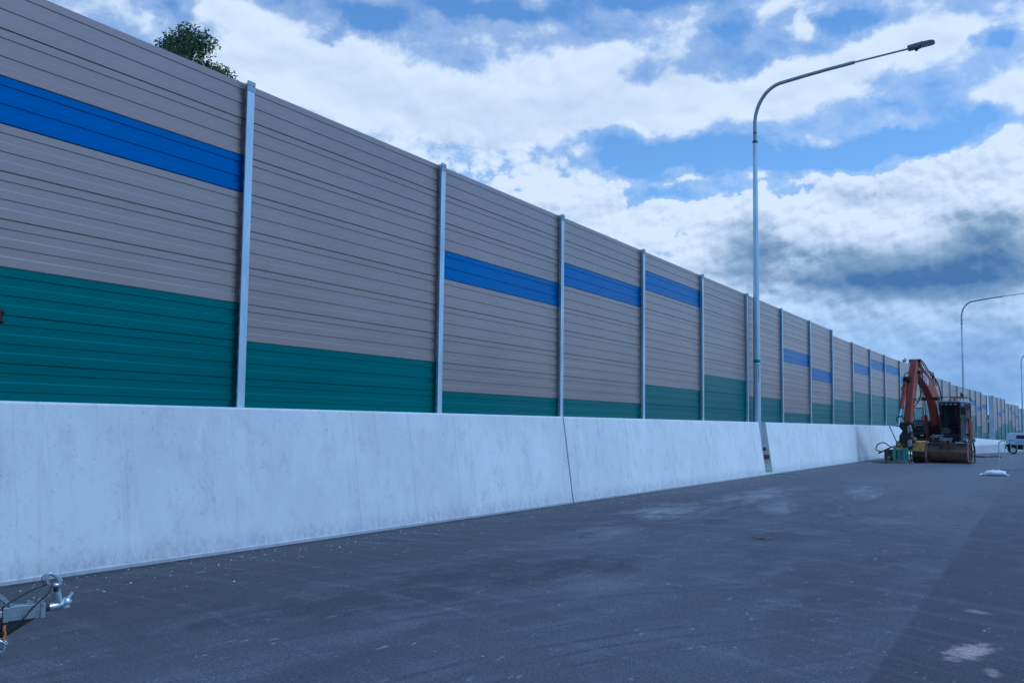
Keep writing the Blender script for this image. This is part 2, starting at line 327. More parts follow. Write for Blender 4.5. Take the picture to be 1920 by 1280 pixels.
def leaf_mat():
    m, g, b, O = newmat('eucalypt_leaves')
    n = g.noise(O, 1.1, 5, .7); n2 = g.noise(O, 9, 4, .7)
    cc = g.mix(g.mr(n, .3, .7), (.040, .075, .030), (.11, .17, .06))
    cc = g.mix(g.mr(n2, .5, .75, 0., .6), cc, (.12, .16, .065))
    g.l(cc, b.inputs['Base Color']); b.inputs['Roughness'].default_value = .55; b.inputs['Specular IOR Level'].default_value = .3
    t = g.n('ShaderNodeBsdfTranslucent'); g.l(cc, t.inputs[0])
    mx = g.n('ShaderNodeMixShader'); mx.inputs[0].default_value = .25
    o = [q for q in g.nt.nodes if q.type == 'OUTPUT_MATERIAL'][0]
    g.l(b.outputs[0], mx.inputs[1]); g.l(t.outputs[0], mx.inputs[2]); g.l(mx.outputs[0], o.inputs[0])
    return m
LEAF = leaf_mat()
BARK = mat('pale_bark', (.22, .18, .14), .85, 0, .3, 5, .6, 30)

# ------------------------------------------------------------------ mesh helpers
class MB:
    def __init__(s): s.v = []; s.f = []; s.mi = []; s.cur = 0
    def add(s, vs, fs):
        o = len(s.v); s.v += [tuple(v) for v in vs]; s.f += [tuple(i+o for i in f) for f in fs]; s.mi += [s.cur]*len(fs); return s
    def box(s, x0, x1, y0, y1, z0, z1, M=None):
        vs = [(x, y, z) for x in (x0, x1) for y in (y0, y1) for z in (z0, z1)]
        if M is not None: vs = [M @ Vector(v) for v in vs]
        return s.add(vs, [(0, 1, 3, 2), (4, 6, 7, 5), (0, 4, 5, 1), (2, 3, 7, 6), (0, 2, 6, 4), (1, 5, 7, 3)])
    def tube(s, pts, r, n=10, cap=True):
        pts = [Vector(p) for p in pts]; rs = r if isinstance(r, (list, tuple)) else [r]*len(pts)
        rings = []; prev = None
        for i, p in enumerate(pts):
            t = (pts[min(i+1, len(pts)-1)] - pts[max(i-1, 0)]).normalized()
            if prev is None: a = t.orthogonal().normalized() if abs(t.z) < .98 else Vector((1, 0, 0))
            else: a = prev
            a = (a - t*a.dot(t)).normalized(); prev = a; b = t.cross(a)
            rings.append([p + rs[i]*(a*math.cos(2*math.pi*(k+.5)/n) + b*math.sin(2*math.pi*(k+.5)/n)) for k in range(n)])
        vs = [q for rg in rings for q in rg]; fs = []
        for i in range(len(pts)-1):
            for k in range(n):
                k2 = (k+1) % n; fs.append((i*n+k, i*n+k2, (i+1)*n+k2, (i+1)*n+k))
        if cap: fs += [tuple(range(n))[::-1], tuple((len(pts)-1)*n+k for k in range(n))]
        return s.add(vs, fs)
    def prism(s, poly, lo, hi, axis='x', M=None):
        """poly in the plane across the axis: for x -> (y,z); y -> (x,z); z -> (x,y)"""
        def P(a, b, c): return {'x': (c, a, b), 'y': (a, c, b), 'z': (a, b, c)}[axis]
        n = len(poly); vs = [P(a, b, lo) for a, b in poly] + [P(a, b, hi) for a, b in poly]
        if M is not None: vs = [M @ Vector(v) for v in vs]
        fs = [tuple(range(n)), tuple(range(2*n-1, n-1, -1))] + [(i, i+n, (i+1) % n+n, (i+1) % n) for i in range(n)]
        return s.add(vs, fs)
    def blob(s, c, rad, seg=10, rings=6, jit=0.):
        vs = []; fs = []
        for i in range(rings+1):
            th = math.pi*i/rings
            for k in range(seg):
                ph = 2*math.pi*k/seg; q = 1+random.uniform(-jit, jit)
                vs.append((c[0]+rad[0]*q*math.sin(th)*math.cos(ph), c[1]+rad[1]*q*math.sin(th)*math.sin(ph), c[2]+rad[2]*q*math.cos(th)))
        for i in range(rings):
            for k in range(seg):
                k2 = (k+1) % seg; fs.append((i*seg+k, (i+1)*seg+k, (i+1)*seg+k2, i*seg+k2))
        return s.add(vs, fs)
    def build(s, name, m, parent=None, bevel=0., smooth=True, angle=38, seg=2):
        me = bpy.data.meshes.new(name); me.from_pydata(s.v, [], s.f); me.update()
        bm = bmesh.new(); bm.from_mesh(me); bmesh.ops.remove_doubles(bm, verts=bm.verts, dist=1e-5)
        bmesh.ops.recalc_face_normals(bm, faces=bm.faces); bm.to_mesh(me); bm.free()
        for q in (m if isinstance(m, (list, tuple)) else [m]): me.materials.append(q)
        if smooth:
            me.polygons.foreach_set('use_smooth', [True]*len(me.polygons)); me.set_sharp_from_angle(angle=R(angle))
        o = bpy.data.objects.new(name, me); col.objects.link(o); o.parent = parent
        if bevel:
            b = o.modifiers.new('bevel', 'BEVEL'); b.width = bevel; b.segments = seg; b.limit_method = 'ANGLE'; b.angle_limit = R(35)
        return o
def tag(o, label, cat, group=None, kind=None):
    if kind: o['kind'] = kind
    if label: o['label'] = label
    if cat: o['category'] = cat
    if group: o['group'] = group
    return o
def empty(name, loc, rz=0., label=None, cat=None, group=None):
    o = bpy.data.objects.new(name, None); col.objects.link(o); o.location = loc; o.rotation_euler = (0, 0, rz); o.empty_display_size = .3
    return tag(o, label, cat, group)
def copy_tree(o, parent=None):
    c = o.copy(); col.objects.link(c); c.parent = parent
    for ch in [q for q in bpy.data.objects if q.parent == o]: copy_tree(ch, c)
    return c
def text(body, size, m, name, parent, loc, rot, depth=.002, spacing=1.0):
    c = bpy.data.curves.new(name, 'FONT'); c.body = body; c.size = size; c.extrude = depth; c.align_x = 'CENTER'; c.align_y = 'CENTER'; c.space_line = spacing
    o = bpy.data.objects.new(name, c); col.objects.link(o)
    bpy.context.view_layer.update()
    me = bpy.data.meshes.new_from_object(o.evaluated_get(bpy.context.evaluated_depsgraph_get()))
    bpy.data.objects.remove(o); me.materials.clear(); me.materials.append(m)
    q = bpy.data.objects.new(name, me); col.objects.link(q); q.parent = parent; q.location = loc; q.rotation_euler = rot
    return q

# ------------------------------------------------------------------ the lie of the land
def drop(y):
    t = min(max(y-58, 0), 110.); t = t*t/(t+3) if t > 0 else 0
    return .0275*t - .000113*t*t
def gz(y): return -.68*drop(y)                 # ground height
def bt(y): return 1.655 - drop(y)              # barrier top
def px(y):                                     # line of the wall front face
    if y < 50: return -8.95
    if y < 113: return -8.95 + .00046*(y-50)**2
    return -8.95 + .00046*63**2 + 2*.00046*63*(y-113)
ys = [-60+4*i for i in range(15)] + [i*2. for i in range(0, 90)] + [180+i*15. for i in range(30)]
def sheet(name, xs, dz, m, kind='structure'):
    vs = [(x, y, gz(y)+dz) for y in ys for x in xs]; n = len(xs); fs = []
    for j in range(len(ys)-1):
        for i in range(n-1): fs.append((j*n+i, j*n+i+1, (j+1)*n+i+1, (j+1)*n+i))
    mb = MB(); mb.add(vs, fs); o = mb.build(name, m, smooth=False); o['kind'] = kind; return o
sheet('ground', [-400, -100, -40, -20, -9.5, 0, 20, 60, 400], -.012, SOIL)
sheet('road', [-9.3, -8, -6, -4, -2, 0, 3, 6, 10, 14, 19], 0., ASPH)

# ------------------------------------------------------------------ concrete barrier blocks
def section(y, kerb=.085):
    g0 = gz(y); t = bt(y); x0 = px(y)
    return [(x0-.32, g0-.05), (x0+.534, g0-.05), (x0+.534, g0+.034), (x0+.527, g0+.040), (x0+.300, t-.022), (x0+.281, t), (x0-.32, t)]
BL = [(-14, -1.2), (-1.18, 17.775), (17.825, 31.90), (32.76, 52.05), (52.075, 66.), (66.03, 80.), (80.03, 94.), (94.03, 108.), (108.03, 122.), (122.03, 136.), (136.03, 150.), (150.03, 170.)]
BLAB = ['concrete barrier block left of the trailer coupling, out past the photo edge', 'longest pale concrete barrier block, at the left below the big blue band',
        'pale concrete barrier block between the dark joint and the lamp post gap', 'pale concrete barrier block right of the lamp post gap',
        'concrete barrier block running in behind the green breaker and excavator bucket', 'concrete barrier block hidden behind the excavator arm', 'concrete barrier block behind the excavator engine side',
        'far concrete barrier block just right of the excavator', 'distant concrete barrier block below the gap between the two fences', 'distant concrete barrier block left of the white ute', 'distant concrete barrier block behind the white ute', 'farthest concrete barrier block, beyond the white ute']
for (a, b), lab in zip(BL, BLAB):
    n = max(1, int((b-a)/2)); st_ = [a+(b-a)*i/n for i in range(n+1)]; mb = MB(); k = 7
    vs = []; fs = []
    for y in st_: vs += [(x, y, z) for x, z in section(y)]
    for i in range(n):
        for j in range(k): fs.append((i*k+j, i*k+(j+1) % k, (i+1)*k+(j+1) % k, (i+1)*k+j))
    fs += [tuple(range(k)), tuple(n*k+j for j in range(k))[::-1]]
    mb.add(vs, fs); o = mb.build('concrete_barrier', CONC, smooth=False, bevel=.008, seg=1)
    tag(o, lab, 'concrete barrier', 'sloping concrete barrier blocks along the wall')
tag(MB().box(-9.27, -9.02, 31.905, 32.755, -.03, 1.60).build('light_block_wall', CONC), 'narrow concrete wall added behind the foot of the tallest street lamp to darken the gap', 'wall')  # added to shut out light from behind and darken the gap
mb = MB().box(-8.80, -8.405, 31.905, 32.755, -.03, .055); o = mb.build('kerb_block', CONC, bevel=.01)
tag(o, 'low concrete kerb closing the foot of the lamp post gap', 'kerb')

# ------------------------------------------------------------------ noise wall
ROW = .466
def corrugated(mb, p0, p1, ztop, zbot):
    """one 0.466 m high cassette between two points; profile steps out and in"""
    d = (Vector(p1)-Vector(p0)); nrm = Vector((d.y, -d.x, 0)).normalized()
    H = ROW; a = .0085                     # depth of the step
    pf = [(0, -.015), (.001, -.011), (.013, 0.), (.088, 0.), (.093, -a), (.175, -a), (.187, 0.), (.270, 0.), (.275, -a), (.357, -a), (.369, 0.), (.4595, 0.), (.4620, -.015), (.466, -.015)]
    pts = []
    for t, off in pf:
        z = ztop-t
        if z < zbot:
            z = zbot; pts.append((z, off)); break
        pts.append((z, off))
    vs = []
    for z, off in pts:
        for q in (p0, p1): vs.append((q[0]+nrm.x*off, q[1]+nrm.y*off, z))
    mb.add(vs, [(2*i, 2*i+1, 2*i+3, 2*i+2) for i in range(len(pts)-1)])
def bay(root, A, B, top, blue, green, front=-.075):
    d = Vector((B[0]-A[0], B[1]-A[1], 0)).normalized(); nrm = Vector((d.y, -d.x, 0))
    off = nrm*front
    p0 = (A[0]+off.x+d.x*.005, A[1]+off.y+d.y*.005); p1 = (B[0]+off.x-d.x*.005, B[1]+off.y-d.y*.005)
    zb = bt((A[1]+B[1])/2) - .06
    T, Bm, Gm = MB(), MB(), MB(); i = 0
    bw = None
    while top-i*ROW > zb:
        zt = top-i*ROW
        tgt = Bm if i == blue else (Gm if i >= green else T)
        corrugated(tgt, (*p0, 0), (*p1, 0), zt, zb); i += 1
    # back skin and top cap make the panel a real slab
    q0 = Vector((*p0, 0)) - nrm*.10; q1 = Vector((*p1, 0)) - nrm*.10
    a0 = Vector((*p0, 0)) - nrm*.0165; a1 = Vector((*p1, 0)) - nrm*.0165
    for u, v, c, e_ in ((a0, a1, q1, q0),):
        vs = [(u.x, u.y, top-.001), (v.x, v.y, top-.001), (c.x, c.y, top-.001), (e_.x, e_.y, top-.001),
              (u.x, u.y, zb), (v.x, v.y, zb), (c.x, c.y, zb), (e_.x, e_.y, zb)]
        T.add(vs, [(0, 1, 2, 3), (2, 6, 7, 3), (1, 5, 6, 2), (0, 3, 7, 4)])
    pan = T.build('wall_panel', TAN, root, smooth=False)
    if Bm.f: Bm.build('blue_band', BLUE, pan, smooth=False)
    if Gm.f: Gm.build('green_band', GREEN, pan, smooth=False)
    return pan
def post(root, P, top, ang=0., plate=False, wdt=.125, first=None):
    """H section: front flange, web, rear flange"""
    M = Matrix.Translation((P[0], P[1], 0)) @ Matrix.Rotation(-ang, 4, 'Z')
    zb = bt(P[1])-.02; mb = MB()
    w2 = wdt/2
    poly = [(0, -w2), (0, w2), (-.012, w2), (-.012, .005), (-.205, .005), (-.205, w2), (-.217, w2), (-.217, -w2), (-.205, -w2), (-.205, -.005), (-.012, -.005), (-.012, -w2)]
    mb.prism(poly, zb, top+.014, 'z', M)
    p = mb.build('post', GALV, root, smooth=False)
    if plate:
        mb = MB().box(.0005, .007, -w2-.004, w2+.004, top-.105, top+.018, M)
        for yy in (-.036, .036): mb.tube([M @ Vector((.006, yy, top-.03)), M @ Vector((.016, yy, top-.03))], .010, 6)
        mb.build('cap_plate', GALVD, p, smooth=False)
    return p
wall = empty('noise_wall', (-8.95, 0, 0), 0, 'long tan noise wall with blue and green bands on the concrete barrier, from the left edge to past the excavator', 'noise wall')
PY = [0.34, 4.84] + [9.34+4.5*i for i in range(8)] + [45.1, 49.84, 54.56, 59.1, 64.33, 69.05, 74.02, 78.93, 83.4, 87.65, 91.76, 95.9, 99.83, 103.61, 107.21, 111.38]
PX = [-8.95]*11 + [-8.95, -8.94, -8.912, -8.855, -8.783, -8.685, -8.565, -8.437, -8.298, -8.148, -7.981, -7.808, -7.628, -7.444, -7.217]
# per bay: blue row, green row, top height
N_ = 99
BAYS = [(N_, 6), (2, 6), (N_, 7), (3, 8), (2, 8), (1, 7), (N_, 6), (N_, 7), (3, 8), (4, 7), (N_, 6), (2, 5), (1, 5), (1, 5), (2, 6), (N_, 6), (N_, 5), (N_, 5), (N_, 5), (N_, 6), (N_, 6), (3, 6), (2, 5), (3, 7), (2, 8)]
TOPS = [5.75]*10 + [5.54] + [5.575]*6 + [5.27]*2 + [5.12]*5 + [4.93]
wall.location = (0, 0, 0)
for i, ((b_, g_), tp) in enumerate(zip(BAYS, TOPS)):
    bay(wall, (PX[i], PY[i]), (PX[i+1], PY[i+1]), tp, b_, g_)
for i, (x, y) in enumerate(zip(PX, PY)):
    tp = max(TOPS[max(i-1, 0)], TOPS[min(i, len(TOPS)-1)])
    ang = math.atan2(2*.00046*max(min(y, 113)-50, 0), 1)
    post(wall, (x, y), tp, ang, plate=i < 8)
# second run, set back, beyond the access gap
wall2 = empty('noise_wall', (0, 0, 0), 0, 'distant second run of tan and blue noise wall beyond the access gap, behind the white ute', 'noise wall')
P2 = [(-8.22, 138.)]; a = 2.3
for i in range(12):
    P2.append((P2[-1][0]+4.5*math.sin(R(a)), P2[-1][1]+4.5*math.cos(R(a)))); a += .12
B2 = [(N_, 9), (4, 8), (3, 7), (N_, 6), (1, 5), (2, 7), (3, 8), (N_, 7), (2, 6), (N_, 5), (3, 6), (N_, 7)]
T2 = [5.62]*3 + [5.16]*4 + [4.8]*5
for i in range(12):
    bay(wall2, P2[i], P2[i+1], T2[i], *B2[i])
for i, p in enumerate(P2):
    post(wall2, p, max(T2[max(i-1, 0)], T2[min(i, 11)]), R(3))
mb = MB().box(-8.78, -8.24, 137.85, 138.05, -.4, 5.72)
mb.box(-8.80, -8.74, 137.80, 137.86, -.4, 5.72); mb.box(-8.30, -8.22, 137.80, 137.86, -.4, 5.72)
mb.build('end_return', GALV, wall2)

# ------------------------------------------------------------------ street lamps
def make_lamp(loc, rz, label):
    root = empty('street_lamp', loc, rz, label, 'street lamp', 'galvanised street lamps behind the barrier')
    H = 10.80
    mb = MB().tube([(0, 0, .02), (0, 0, H)], [.128, .070], 8, True); pole = mb.build('pole', GALV, root, smooth=False)
    mb = MB().box(-.2, .2, -.2, .2, 0., .022)
    for sx in (-.14, .14):
        for sy in (-.14, .14): mb.tube([(sx, sy, .02), (sx, sy, .10)], .016, 6)
    mb.build('base_plate', GALVD, root)
    # curved outreach towards the road (+x)
    pts = [(0, 0, H-.12), (0, 0, 11.37)]
    for k in range(1, 15):
        t = k/14*R(80); pts.append((1.0*(1-math.cos(t)), 0, 11.37+1.30*math.sin(t)))
    e0 = pts[-1]; pts.append((1.55, 0, e0[2]+.115)); pts.append((2.30, 0, e0[2]+.22)); pts.append((3.16, 0, e0[2]+.325))
    arm = MB().tube(pts, [.058]*17+[.055]*3, 14).build('outreach_arm', GALVD, root, angle=60)
    e1 = (3.16, 0, e0[2]+.325); e2 = (4.80, 0, e0[2]+.50)
    MB().tube([e1, e2], .030, 10).build('arm_tip', GALVD, arm)
    MB().tube([(0, 0, H-.03), (0, 0, H+.03)], .084, 8).build('collar', BLACK, pole); MB().tube([(0, 0, H+.28), (0, 0, H+.31)], .068, 10).build('collar', BLACK, pole)
    head = empty('lamp_head', (4.74, 0, e0[2]+.50)); head.parent = root; head.rotation_euler = (0, R(-7), 0)
    prof = [(0, -.055), (0, .055), (.04, .065), (.30, .075), (.66, .060), (.76, .030), (.79, -.01), (.75, -.035), (.40, -.045), (.28, -.075), (.22, -.075), (.18, -.055)]
    MB().prism(prof, -.13, .13, 'y').build('housing', LAMPG, head, bevel=.018)
    MB().box(.40, .74, -.10, .10, -.062, -.036).build('lens', LENS, head, bevel=.01)
    MB().tube([(.24, 0, -.055), (.24, 0, -.135)], .045, 12).build('sensor', BLACK, head)
    MB().tube([(.42, 0, .06), (.42, 0, .115)], [.04, .034], 12).build('photocell', CAST, head)
    return root
L1 = make_lamp((-8.80, 32.32, 0.), R(1), 'tallest street lamp, standing in the gap between two concrete barrier blocks')
rng = math.atan2(1, 1)
for k in range(1):
    pole = [c for c in L1.children if c.name.startswith('pole')][0]
    MB().tube([(0, 0, 3.56), (0, 0, 3.66)], [.1115, .1107], 8).build('tape_band', TEALTAPE, pole, smooth=False)
    text('\n'.join('W12008333'), .085, STENC, 'stencilled_number', pole, (.0735, -.0735, 3.20), (R(90), 0, R(45)), .0015, .79)
L2 = copy_tree(L1); L3 = copy_tree(L1)
for L in (L2, L3):
    for c in list(L.children_recursive):
        if c.name.startswith(('tape_band', 'stencilled', 'base_plate')): bpy.data.objects.remove(c)
L2.location = (-7.74, 91.9, gz(92)); L2.rotation_euler.z = R(2); L2['label'] = 'second street lamp, rising behind the excavator cab'
L3.location = (-5.53, 150, gz(150)+.05); L3.rotation_euler.z = R(4); L3['label'] = 'farthest street lamp, beyond the white ute at the right edge'

# ------------------------------------------------------------------ pipes and cord in the gap
pr = empty('drain_pipe', (-8.62, 32.6, .55), 0, 'terracotta pipe stub sticking out in the lamp post gap', 'pipe', 'pipe stubs in the lamp post gap')
def ring(c, r, ln, name, m, parent):
    mb = MB(); n = 16; vs = []; fs = []
    for x, rr in ((0, r), (ln, r), (ln, r*.78), (ln-.03, r*.78)):
        for k in range(n): vs.append((c[0]+x, c[1]+rr*math.cos(2*math.pi*k/n), c[2]+rr*math.sin(2*math.pi*k/n)))
    for j in range(3):
        for k in range(n): fs.append((j*n+k, j*n+(k+1) % n, (j+1)*n+(k+1) % n, (j+1)*n+k))
    mb.add(vs, fs); o = mb.build(name, m, parent)
    MB().tube([(c[0]+ln-.032, c[1], c[2]), (c[0]+ln-.03, c[1], c[2])], r*.77, n).build('pipe_mouth', BLACK, parent)
    return o
ring((-.25, 0, 0), .075, .36, 'pipe_wall', PIPEO, pr)
pr2 = empty('drain_pipe', (-8.66, 32.55, .80), 0, 'upper, smaller pipe stub in the lamp post gap', 'pipe', 'pipe stubs in the lamp post gap')
ring((-.2, 0, 0), .06, .26, 'pipe_wall', PIPEO, pr2)
pts = []; x, y = -8.36, 32.7
for k in range(46):
    t = k/45; pts.append((-8.36+.85*t+.07*math.sin(11*t), 32.65+.5*math.sin(3.5*t)+.22*math.sin(17*t), .012+.006*math.sin(9*t)))
tag(MB().tube(pts, .011, 6).build('rope', TEALROPE), 'thin teal cord lying on the asphalt at the foot of the lamp post gap', 'cord')

# ------------------------------------------------------------------ excavator (local: forward -y, its left +x)
EX = empty('excavator', (-5.36, 52.3, 0), R(-13.5), 'orange tracked excavator with black cab parked against the wall', 'excavator')
def ex(mb, name, m, parent=EX, **k): return mb.build(name, m, parent, **k)
for s_ in (-1, 1):
    # track: stadium loop with grousers
    mb = MB(); n = 44; L_, r_ = 1.42, .37; prof = []
    per = 2*2*L_ + 2*math.pi*r_
    def tp_(d):
        d %= per
        if d < 2*L_: return (-L_+d, 2*r_, 0)
        d -= 2*L_
        if d < math.pi*r_: a_ = d/r_; return (L_+r_*math.sin(a_), r_+r_*math.cos(a_), a_)
        d -= math.pi*r_
        if d < 2*L_: return (L_-d, 0, math.pi)
        d -= 2*L_; a_ = math.pi+d/r_; return (-L_+r_*math.sin(a_), r_+r_*math.cos(a_), a_)
    for k in range(n):
        yy, zz, a_ = tp_(k*per/n)
        Mx = Matrix.Translation((s_*1.0, yy, zz+.045)) @ Matrix.Rotation(-a_, 4, 'X')
        mb.box(-.25, .25, -per/n*.46, per/n*.46, -.03, .0, Mx); mb.box(-.25, .25, -.012, .012, 0, .028, Mx)
    t_ = ex(mb, 'track', RUSTD, smooth=False); t_.rotation_euler.z = R(17)
    mb = MB().prism([(-1.35, .16), (1.35, .16), (1.5, .42), (1.35, .66), (-1.35, .66), (-1.5, .42)], s_*1.0-.19, s_*1.0+.19, 'x')
    ex(mb, 'track_frame', RUSTD, t_, bevel=.03)
    for yy in (-1.42, 1.42):
        ex(MB().tube([(s_*1.0-.17, yy, .415), (s_*1.0+.17, yy, .415)], .29, 18), 'sprocket', BLACKM, t_)
mb = MB().prism([(-.75, -.6), (.75, -.6), (.9, .3), (.75, .8), (-.75, .8), (-.9, .3)], .30, .66, 'z'); mb.box(-.95, .95, -.5, -.28, .34, .6); mb.box(-.95, .95, .3, .52, .34, .6)
ex(mb, 'undercarriage', RUSTD, bevel=.02).rotation_euler.z = R(17)
ex(MB().tube([(0, 0, .6), (0, 0, .92)], .55, 28), 'slew_ring', BLACKM)
# house deck, engine side, tank, counterweight
ex(MB().box(-1.24, 1.16, -.75, 1.05, .90, 1.10), 'deck', NAVY, bevel=.03)
mb = MB().prism([(-.72, 1.10), (-.82, 1.30), (-.60, 1.80), (-.35, 1.98), (.35, 1.98), (.35, 1.10)], -1.24, -.50, 'x')
tank = ex(mb, 'side_locker', NAVY, bevel=.07, seg=3)
ex(MB().box(-1.10, -.66, -.835, -.78, 1.42, 1.60, Matrix.Rotation(R(0), 4, 'X')), 'vent_grille', BLACK, tank, bevel=.01)
ex(MB().box(-.74, -.58, -.84, -.80, 1.16, 1.24), 'work_light', LENS, tank, bevel=.01)
for k in range(3): ex(MB().box(-1.06, -.72, -.72+.12*k, -.64+.12*k, 1.66+.13*k, 1.70+.13*k), 'step_tread', GREYP, tank)
mb = MB().box(-1.20, 1.08, .47, 1.08, 1.10, 2.02); ex(mb, 'engine_cover', ORANGE, bevel=.08, seg=3)
arc = [(.98*math.cos(R(a_)), 1.10+.42*math.sin(R(a_))) for a_ in range(0, 181, 15)]
ex(MB().prism([(1.02, 1.05)]+[(q*1.04, w_) for q, w_ in arc]+[(-1.02, 1.05)], .92, 1.95, 'z'), 'counterweight', ORANGED, bevel=.05)
ex(MB().tube([(-.9, 1.0, 2.0), (-.9, 1.0, 2.35), (-.9, 1.08, 2.42)], .045, 10), 'exhaust_pipe', BLACK)
ex(MB().tube([(-.86, -.2, 2.0), (-.86, -.2, 2.12)], [.06, .045], 12), 'warning_light', REDL)
# cab
cabr = empty('cab', (0, 0, 0)); cabr.parent = EX
c0, c1, cf, cb_ = .27, 1.20, -1.10, .42
mb = MB()
mb.box(c0, c1, cf+.02, cb_, 1.08, 1.22)                               # floor pan
side = lambda xx: None
for xx in (c0, c1-.07):                                             # pillars and rails per side
    mb.box(xx, xx+.07, cf+.03, cf+.12, 1.2, 2.74); mb.box(xx, xx+.07, cb_-.09, cb_, 1.2, 2.70); mb.box(xx, xx+.07, -.42, -.34, 1.2, 2.72)
    mb.box(xx, xx+.07, cf+.10, cb_-.05, 2.66, 2.75)
mb.box(c0+.05, c1-.05, cf+.01, cf+.07, 1.20, 1.30); mb.box(c0+.05, c1-.05, cf+.01, cf+.07, 2.60, 2.74); mb.box(c0+.05, c1-.05, cf+.015, cf+.055, 1.60, 1.635)
mb.box(c0+.005, c1-.005, cb_-.06, cb_-.01, 1.2, 2.70)
ex(mb, 'cab_frame', NAVY, cabr, bevel=.012)
ex(MB().box(c1-.055, c1-.012, cf+.10, -.38, 1.22, 1.72), 'door', NAVY, cabr, bevel=.01)
ex(MB().box(c0-.015, c1+.015, cf-.10, cb_+.02, 2.745, 2.83), 'roof', GREYP, cabr, bevel=.035, seg=3)
ex(MB().box(c0+.08, c1-.08, cf+.0, cf+.016, 1.65, 2.58), 'windscreen', GLASS, cabr)
ex(MB().box(c0+.08, c1-.08, cf+.0, cf+.016, 1.31, 1.59), 'lower_windscreen', GLASS, cabr)
ex(MB().box(c1-.03, c1-.02, cf+.13, -.43, 1.74, 2.65), 'door_window', GLASS, cabr)
ex(MB().box(c1-.03, c1-.02, -.33, cb_-.1, 1.3, 2.65), 'side_window', GLASS, cabr)
ex(MB().box(c0+.02, c0+.03, cf+.13, cb_-.1, 1.3, 2.65), 'side_window', GLASS, cabr)
ex(MB().box(.5, .98, -.35, .15, 1.25, 1.75).box(.52, .96, .02, .16, 1.7, 2.45), 'seat', BLACK, cabr, bevel=.06)
for xx in (.40, .98): ex(MB().box(xx, xx+.10, -.5, -.1, 1.25, 1.9), 'console', BLACK, cabr, bevel=.03)
ex(MB().tube([(.38, cf-.03, 2.45), (.38, cf-.03, 2.0), (.75, cf-.03, 1.7)], .010, 6), 'wiper', BLACK, cabr)
for k in range(4): ex(MB().box(.36+.2*k, .47+.2*k, cf-.085, cf-.03, 2.625, 2.70), 'work_light', LENS, cabr, bevel=.01)
ex(MB().tube([(.72, -.35, 2.83), (.72, -.35, 2.86)], .10, 14).tube([(.72, -.35, 2.86), (.72, -.35, 2.96)], [.075, .06], 14), 'beacon', REDL, cabr)
ex(MB().box(.42, .56, -.3, -.2, 2.83, 2.88), 'antenna_base', BLACK, cabr)
mb = MB()
rz_ = 3.0
mb.tube([(.02, cf+.1, rz_), (1.22, cf+.1, rz_)], .017, 8)
mb.tube([(1.22, cf+.1, rz_), (1.22, .4, rz_)], .017, 8); mb.tube([(.27, .4, rz_), (1.22, .4, rz_)], .017, 8)
for xx, yy in ((.27, cf+.1), (1.18, cf+.1), (1.2, .4), (.27, .4)): mb.tube([(xx, yy, 2.80), (xx, yy, rz_)], .017, 8)
ex(mb, 'roof_rail', BLACK, cabr)
ex(MB().box(1.22, 1.30, cf+.06, cf+.14, 2.98, 3.08).box(1.20, 1.27, cf+.06, cf+.13, 3.08, 3.19).box(1.27, 1.36, cf+.07, cf+.13, 3.06, 3.11), 'camera_box', BLACK, cabr, bevel=.01)
mb = MB().tube([(1.17, cf+.05, 2.62), (1.34, cf-.02, 2.62)], .014, 6); mb.box(1.24, 1.46, cf-.06, cf-.02, 2.18, 2.50)
ex(mb, 'mirror', BLACK, cabr, bevel=.015)
ex(MB().box(1.22, 1.34, cf-.04, cf+.08, 2.55, 2.68), 'side_camera', GREYP, cabr, bevel=.02)
# pipe guard in orange and the step cylinder beside the cab
mb = MB().tube([(1.36, -.55, 1.12), (1.41, -.55, 1.22), (1.42, -.55, 1.5), (1.42, -.55, 1.92), (1.40, -.55, 2.0), (1.33, -.5, 2.03)], .055, 12); ex(mb, 'handrail', ORANGE)
ex(MB().tube([(1.02, -.72, 1.0), (1.36, -.72, 1.0)], .085, 14), 'air_tank', GREYP)
# boom
BX = -.07
outer = [(-.02, 1.30), (-.12, 1.75), (-.32, 2.45), (-.62, 3.05), (-1.05, 3.48), (-1.6, 3.80), (-2.95, 4.28)]
lower = [(-3.15, 4.10), (-3.12, 3.98), (-2.0, 3.38), (-1.45, 2.98), (-1.12, 2.5), (-.85, 1.85), (-.60, 1.28)]
def Bp(p, dx=0): return (BX+dx, p[0], p[1])
boom = ex(MB().prism(outer+lower, BX-.175, BX+.175, 'x'), 'boom', ORANGE, bevel=.02)
mb = MB(); mb.box(BX-.28, BX-.19, -.45, -.05, 1.15, 1.7); mb.box(BX+.19, BX+.28, -.45, -.05, 1.15, 1.7); mb.tube([Bp((-.28, 1.42), -.32), Bp((-.28, 1.42), .32)], .09, 14)
ex(mb, 'boom_foot', ORANGED, boom, bevel=.015)
for s_ in (-1, 1):
    a_ = Vector((BX+s_*.36, -.70, 1.02)); b_ = Vector((BX+s_*.30, -1.30, 2.92)); mdl = a_.lerp(b_, .60)
    rm = ex(MB().tube([a_, mdl], .085, 14).tube([a_-Vector((.09, 0, 0)), a_+Vector((.09, 0, 0))], .10, 12), 'lift_ram', ORANGED, boom)
    ex(MB().tube([mdl, b_], .042, 12), 'ram_rod', CHROME, rm); ex(MB().tube([b_-Vector((s_*.12, 0, 0)), b_+Vector((s_*.08, 0, 0))], .085, 12), 'pin', BLACKM, rm)
# decal on the side and front of the boom
dc_ = ex(MB().prism([(-2.80, 3.93), (-1.95, 3.50), (-1.95, 3.78), (-2.80, 4.12)], BX+.1755, BX+.1800, 'x'), 'decal', DECAL, boom)
ex(MB().prism([(-2.68, 3.94), (-2.12, 3.66), (-2.12, 3.77), (-2.68, 4.01)], BX+.1805, BX+.1830, 'x'), 'decal_print', PURP, dc_)
